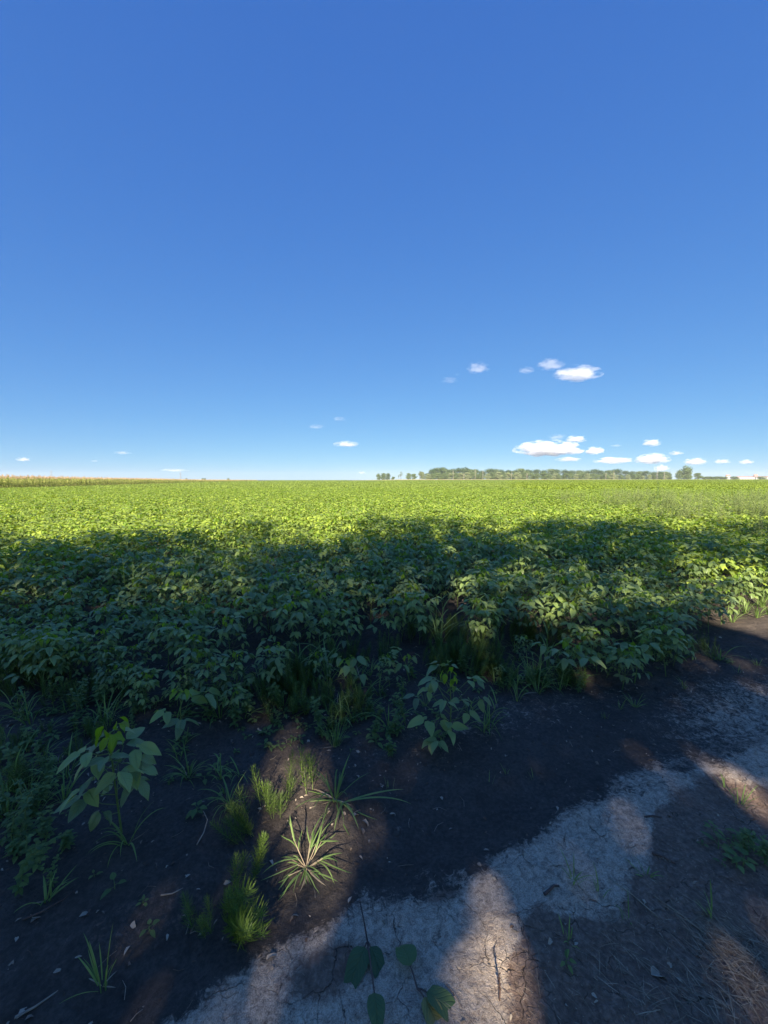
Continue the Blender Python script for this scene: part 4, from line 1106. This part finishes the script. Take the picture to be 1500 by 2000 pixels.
place('dock_plant', 'weed with one folded green leaf and one yellowing leaf at the bottom edge', 'weed', dock(2, [(1.95, .5, .05, .085, .065, .55, .9), (-.45, .1, .03, .13, .062, .3, .5), (-.95, .05, .03, .11, .055, 1.0, .5)]), on_ground(815, 1955), 0)
mb = MB(); tube(mb, [(0, 0, 0), (.003, .006, .03), (0, .012, .075)], .003, .0015, 5, .3)
for i in range(14):
    a = i * 2.4; c = np.array([0, .004 + .0006 * i, .03 + i * .0033]); tube(mb, [c, c + dirv(a, .8) * .008], .0018, .0009, 5, .2)
place('dead_stalk', 'dark upright dead seed stalk on the lit clay at the bottom', 'dead stalk', [('stalk', mb.mesh('stalk', [M['deadstem']]))], on_ground(975, 1975), 0)

# twigs, leaf litter, straw
def twig(pts, r0, lb, px, py, rot=0, mat='dryleaf', name='twig', cat='twig'):
    mb = MB(); tube(mb, pts, r0, r0 * .5, 6, .6); place(name, lb, cat, [('branch', mb.mesh('branch', [M[mat]]))], on_ground(px, py), rot)
twig([(0, 0, .008), (.04, .015, .012), (.08, .05, .008)], .004, 'pale curved twig in the bottom left corner of the soil', 30, 1995, .1)
twig([(0, 0, .008), (.05, .01, .014), (.10, .045, .01), (.13, .09, .006)], .0035, 'brown twig on dark soil near the left edge', 45, 1810, .2, 'deadstem')
twig([(0, 0, .01), (.04, .0, .012), (.07, .02, .008)], .003, 'bent grey twig below the round leaved seedling', 315, 1762, .1)
twig([(0, 0, .01), (.035, -.01, .012), (.07, -.03, .008)], .005, 'dark short stick on the grey clay', 1272, 1690, -.2, 'deadstem')
twig([(0, 0, .008), (.02, .05, .01), (.03, .09, .03), (.01, .12, .05)], .003, 'pale root like stalk right of the large lone soybean', 385, 1665, .3)
twig([(0, 0, .006), (.04, .005, .008), (.075, -.002, .006)], .004, 'small stick crossing the grey clay near its far edge', 1258, 1618, 0, 'deadstem')
twig([(0, 0, .01), (.03, .01, .016), (.05, .025, .01), (.07, .02, .012)], .006, 'dark reddish clod of dead root on the clay tongue', 1062, 1768, .1, 'deadstem')
twig([(0, 0, .006), (-.02, .08, .008), (-.05, .15, .006)], .0022, 'long pale straw stalk on the brown bank', 1283, 1815, .3, 'straw', 'straw_stalk', 'straw')
twig([(0, 0, .006), (-.04, .06, .008), (-.09, .12, .006)], .0022, 'second long pale straw stalk nearer the reddish straw heap', 1377, 1852, 0, 'straw', 'straw_stalk', 'straw')
def dryleaf(seed, L, w):
    r = random.Random(seed); mb = MB(); leaflet(mb, np.array([0, 0, .008]), dirv(0, .1), (0, .2, 1), L, w, .35, r.uniform(.2, .9), 6, r.uniform(.4, .9), 0, wav=.1)
    return mb.mesh('blade', [M['dryleaf']])
for i, (px, py, L, w, rt, lb) in enumerate([(155, 1805, .055, .018, .5, 'curled tan dead leaf on the dark soil at lower left'), (520, 1890, .035, .014, .6, 'small whitish dead leaf at the edge of the dark soil'), (1252, 1780, .025, .015, -1.2, 'pale flat chip lying on the brown bank'),
        (670, 1590, .03, .014, -1.0, 'small white leaf below the shaded grass'), (60, 1815, .03, .014, 1.0, 'dull dead leaf near the left edge'), (1270, 1925, .06, .03, .1, 'broad dark dead leaf at the bottom on the brown bank'), (690, 1600, .04, .02, .8, 'tan dead leaf beside the sunlit rosette'), (340, 1430, .05, .02, .3, 'brown dead leaf in the weeds behind the large soybean')]):
    place('dead_leaf', lb, 'dead leaf', [('blade', dryleaf(i, L, w))], on_ground(px, py), rt)

def litter():
    mb = MB(); r = random.Random(5)
    for _ in range(3000):
        x_, y_ = r.uniform(-2.6, 3.4), r.uniform(.75, 3.7)
        if y_ > field_edge(x_) + .3: continue
        lft = x_ < 0.2 and y_ > track_edge(x_) + .2
        if not lft and r.random() < .55: continue
        z = float(gz(x_, y_)); a = r.uniform(0, 6.28); L = r.uniform(.008, .03) * (1 if r.random() < .9 else 1.6)
        leaflet(mb, np.array([x_, y_, z + .003]), dirv(a, r.uniform(-.1, .5)), nrm(np.array([r.uniform(-.5, .5), r.uniform(-.5, .5), 1])), L, L * r.uniform(.2, .6), .3, r.uniform(.1, 1.2), 3, r.uniform(0, 1), 0)
    for _ in range(260):
        x_, y_ = r.uniform(-2.2, 3.0), r.uniform(.8, 3.4)
        z = float(gz(x_, y_)) + .004; a = r.uniform(0, 6.28); L = r.uniform(.02, .07)
        p = np.array([x_, y_, z]); tube(mb, [p, p + dirv(a, .1) * L * .5, p + dirv(a + r.uniform(-.4, .4), .02) * L], .0012, .0008, 3, r.uniform(.1, .9))
    return mb.mesh('leaf_litter', [M['dryleaf']])
tag(link('leaf_litter', litter()), 'bits of dead leaf and stalk scattered over the bare soil', kind='stuff')

def straw():
    mb = MB(); r = random.Random(9)
    def one(x_, y_, a, L, w, t):
        z = float(gz(x_, y_)) + r.uniform(.002, .010)
        blade(mb, (x_, y_, z), a, r.uniform(0, .22), L, w, r.uniform(0, .35), 5, t, 0, r.uniform(-.6, .6))
    for _ in range(3000):
        x_ = r.uniform(-.1, 2.3); y_ = r.uniform(.72, 1.9)
        b = float(np.interp(x_, [-0.3, 0.1, 0.28, 0.40, 0.55, 0.85, 1.1, 1.25, 1.6, 2.2, 4], [0.3, 0.72, 0.85, 1.02, 1.20, 1.30, 1.42, 1.62, 1.80, 1.9, 2.3]))
        if y_ > b + r.gauss(-.05, .04): continue
        a = r.gauss(2.25 + .5 * float(vn(x_, y_, .25, 31)), .32) + (math.pi if r.random() < .5 else 0)
        if float(vn(x_, y_, .12, 32)) < r.uniform(-.8, .5): continue
        one(x_, y_, a, r.uniform(.005, .028) if r.random() < .965 else r.uniform(.03, .08), r.uniform(.0006, .0018), r.uniform(-.35, .45) if r.random() < .9 else .8)
    for _ in range(9000):      # chopped fragments
        x_ = r.uniform(.1, 2.3); y_ = r.uniform(.72, 2.0)
        b = float(np.interp(x_, [-0.3, 0.1, 0.28, 0.40, 0.55, 0.85, 1.1, 1.25, 1.6, 2.2, 4], [0.3, 0.72, 0.85, 1.02, 1.20, 1.30, 1.42, 1.62, 1.80, 1.9, 2.3]))
        if y_ > b + r.gauss(.0, .05): continue
        one(x_, y_, r.uniform(0, 6.28), r.uniform(.003, .014), r.uniform(.0008, .0028), r.uniform(-.5, .9))
    for cx, cy_, n in ((1440, 1870, 300), (1470, 1930, 260), (1250, 1900, 40), (1420, 1990, 110), (1300, 1980, 60), (1040, 1975, 18)):
        wx, wy = W(cx, cy_)
        for _ in range(n): one(wx + r.gauss(0, .09), wy + r.gauss(0, .045), r.gauss(2.3, .7), r.uniform(.02, .09), r.uniform(.001, .0026), r.uniform(.1, .9))
    for _ in range(2200):      # flecks lying on the clay
        x_ = r.uniform(-.8, 2.4); y_ = r.uniform(.75, 2.3)
        if y_ > track_edge(x_) - .02: continue
        one(x_, y_, r.gauss(2.2, .8), r.uniform(.004, .02), r.uniform(.0006, .0014), r.uniform(-.2, 1.0))
    return mb.mesh('dry_straw', [M['straw']])
tag(link('dry_straw', straw()), 'dry straw strewn over the brown bank at lower right', kind='stuff')

def clods():
    mb = MB(); r = np.random.default_rng(4)
    base = np.array([(1, 0, 0), (-1, 0, 0), (0, 1, 0), (0, -1, 0), (0, 0, 1), (.6, .6, .5), (-.6, .6, .5), (.6, -.6, .5), (-.6, -.6, .5)], float)
    F = [(0, 5, 7), (2, 6, 5), (1, 8, 6), (3, 7, 8), (5, 4, 7), (6, 4, 5), (8, 4, 6), (7, 4, 8), (0, 2, 5), (2, 1, 6), (1, 3, 8), (3, 0, 7)]
    for _ in range(5200):
        x_, y_ = r.uniform(-2.6, 3.4), r.uniform(.75, 3.9)
        e_ = y_ - track_edge(x_)
        if e_ > .0 and x_ > -.6 and y_ < field_edge(x_) - .5 and r.random() < .4: continue
        if e_ < .03 and (r.random() < .8 or float(vn(x_, y_, .3, 7)) < 0): continue
        s_ = r.uniform(.0015, .0065) * (1.0 if r.random() < .90 or e_ < .05 else r.uniform(1.5, 3.2))
        v = base * (1 + r.normal(size=base.shape) * .25) * s_ * np.array([1, 1, .7])
        mb.add(v + np.array([x_, y_, float(gz(x_, y_)) - s_ * .15]), F, None, .5)
    return mb.mesh('soil_crumbs', [M['clod']], False)
M['clod'] = plain_mat('soil_crumb', (0.035, 0.026, 0.02), (0.12, 0.09, 0.07), .95, 8)
tag(link('soil_crumbs', clods()), 'small crumbs of dark soil lying over the ground', kind='stuff')

# ------------------------------------------------------------------ clouds
def cloud_mat(name, dens, thr):
    m, nt, N, L, out = new_mat(name)
    tc = N.new('ShaderNodeTexCoord'); oi = N.new('ShaderNodeObjectInfo')
    mp = N.new('ShaderNodeVectorMath'); mp.operation = 'SUBTRACT'; L.new(tc.outputs['Generated'], mp.inputs[0]); mp.inputs[1].default_value = (.5, .5, .38)
    sx = N.new('ShaderNodeSeparateXYZ'); L.new(mp.outputs[0], sx.inputs[0])
    # flat base, domed top
    zz = mth(N, L, 'MULTIPLY', sx.outputs[2], 1.0)
    zneg = mth(N, L, 'MULTIPLY', mth(N, L, 'MINIMUM', zz, 0.0), 3.2)
    zpos = mth(N, L, 'MULTIPLY', mth(N, L, 'MAXIMUM', zz, 0.0), 1.75)
    z2 = mth(N, L, 'ADD', zneg, zpos)
    xx = mth(N, L, 'MULTIPLY', sx.outputs[0], 2.15); yy = mth(N, L, 'MULTIPLY', sx.outputs[1], 2.15)
    cb = N.new('ShaderNodeCombineXYZ'); L.new(xx, cb.inputs[0]); L.new(yy, cb.inputs[1]); L.new(z2, cb.inputs[2])
    ln = N.new('ShaderNodeVectorMath'); ln.operation = 'LENGTH'; L.new(cb.outputs[0], ln.inputs[0])
    of = N.new('ShaderNodeVectorMath'); of.operation = 'ADD'; L.new(tc.outputs['Object'], of.inputs[0])
    o3 = N.new('ShaderNodeCombineXYZ'); L.new(mth(N, L, 'MULTIPLY', oi.outputs['Random'], 60.0), o3.inputs[0]); L.new(o3.outputs[0], of.inputs[1])
    no = N.new('ShaderNodeTexNoise'); no.inputs['Scale'].default_value = 1.9; no.inputs['Detail'].default_value = 8; no.inputs['Roughness'].default_value = .66
    L.new(of.outputs[0], no.inputs['Vector'])
    f = mth(N, L, 'SUBTRACT', 1.0, ln.outputs['Value'])
    f = mth(N, L, 'ADD', f, mth(N, L, 'MULTIPLY_ADD', no.outputs['Fac'], 3.4, -1.7 - thr))
    f = mth(N, L, 'MULTIPLY', f, 1.8, clamp=True)
    inside = mth(N, L, 'LESS_THAN', ln.outputs['Value'], 1.05)
    f = mth(N, L, 'MULTIPLY', f, inside)
    pv = N.new('ShaderNodeVolumePrincipled'); pv.inputs['Color'].default_value = (.97, .975, .99, 1); pv.inputs['Anisotropy'].default_value = 0.0
    L.new(mth(N, L, 'MULTIPLY', f, dens), pv.inputs['Density'])
    L.new(pv.outputs[0], out.inputs['Volume'])
    return m
# density is per metre
CM = {'thick': cloud_mat('cumulus', .010, .16), 'soft': cloud_mat('soft_cloud', .005, .15), 'thin': cloud_mat('wisp', .0016, .15)}
bmx = __import__('bmesh')
bm = bmx.new(); bmx.ops.create_cube(bm, size=2.0)
cube_me = {}
for kx in CM:
    me = bpy.data.meshes.new('cloud_' + kx); bm.to_mesh(me); me.materials.append(CM[kx]); cube_me[kx] = me
bm.free()
CL = [(1070, 876, 132, 34, 'thick', 'largest bright white cumulus low above the left half of the wood'), (1126, 857, 42, 16, 'thick', 'small white cloud just above the right end of the largest low cloud'), (1161, 880, 40, 17, 'thick', 'small puffy cloud right of the largest low cloud'),
      (1110, 897, 50, 9, 'soft', 'thin flat cloud under the right end of the largest low cloud'), (1198, 899, 76, 14, 'soft', 'long flat cloud low above the right part of the wood'), (1274, 864, 36, 17, 'thick', 'compact white cloud high above the flat based cloud at right'),
      (1274, 896, 66, 22, 'thick', 'white flat based cloud right of the long flat cloud'), (1320, 885, 28, 9, 'soft', 'little faint cloud right of the compact white cloud'), (1358, 901, 44, 16, 'soft', 'ragged cloud just above the lone tree'),
      (1411, 901, 30, 10, 'soft', 'small cloud left of a pair at the far right'), (1457, 902, 28, 10, 'soft', 'small cloud at the far right of the sky'), (1203, 870, 26, 6, 'thin', 'faint wisp between the puffy cloud and the compact cloud'),
      (1292, 914, 30, 14, 'soft', 'pale cloud touching the dead tree at the right end of the wood'), (1076, 711, 58, 24, 'soft', 'left one of the two bright high clouds'), (1127, 729, 96, 30, 'thick', 'broad bright high cloud at the right of the high group'),
      (1028, 723, 32, 14, 'soft', 'small high cloud left of the bright pair'), (934, 718, 46, 24, 'soft', 'triangular bright high cloud standing alone'), (878, 742, 36, 14, 'thin', 'faint ragged high wisp left of the triangular cloud'), (893, 731, 10, 8, 'thin', 'tiny wisp between the ragged wisp and the triangular cloud'),
      (618, 833, 38, 10, 'thin', 'faint elongated cloud left of middle'), (662, 818, 32, 9, 'thin', 'faint small cloud above the elongated one'), (677, 867, 54, 13, 'soft', 'small white cloud with tapering left end above the middle horizon'), (707, 923, 16, 6, 'soft', 'tiny white cloud on the horizon left of the wood'),
      (46, 897, 26, 9, 'soft', 'small white cloud low at the far left'), (184, 900, 14, 6, 'thin', 'tiny faint cloud right of the far left one'), (239, 884, 34, 7, 'thin', 'faint flat wisp above the corn'), (340, 918, 56, 7, 'thin', 'long faint wisp on the horizon beside the thin mast'), (1088, 853, 40, 12, 'thin', 'thin veil behind the top of the largest low cloud')]
for px, py, w, h, kd, lb in CL:
    nx, ny = (px - 750) / FPX, (py - 1000) / FPX
    dy, dz = cp - ny * sp_, -sp_ - ny * cp
    D = min(1100.0 / (dz / dy), 22000.0)
    s_ = D / dy
    # noise uses object coordinates: scale the box non-uniformly but keep unit detail
    c = link('cloud', cube_me[kd]); c.location = (nx * s_, D, CAM_H + dz * s_)
    wm = w * 1.06 / FPX * s_; hm = h * 1.1 / FPX * s_
    c.scale = (wm / 2, wm * .35, hm / 2); c.rotation_euler = (0, 0, 0)
    tag(c, lb, 'cloud', 'clouds in the blue sky')

# ------------------------------------------------------------------ the air
hm_, nt, N, L, out = new_mat('haze_air')
pv = N.new('ShaderNodeVolumePrincipled'); pv.inputs['Color'].default_value = (.86, .93, 1.0, 1); pv.inputs['Density'].default_value = HAZE; pv.inputs['Anisotropy'].default_value = 0.1
L.new(pv.outputs[0], out.inputs['Volume'])
mb = MB()
x0, z0, z1 = 1620.0, -2.0, 30.0
vs = [(a * x0, b * x0, c) for c in (z0, z1) for b in (-1, 1) for a in (-1, 1)]
mb.add(vs, [(0, 2, 3, 1), (4, 5, 7, 6), (0, 1, 5, 4), (2, 6, 7, 3), (0, 4, 6, 2), (1, 3, 7, 5)])
tag(link('haze', mb.mesh('haze', [hm_], False)), 'thin pale haze over the fields', kind='stuff')
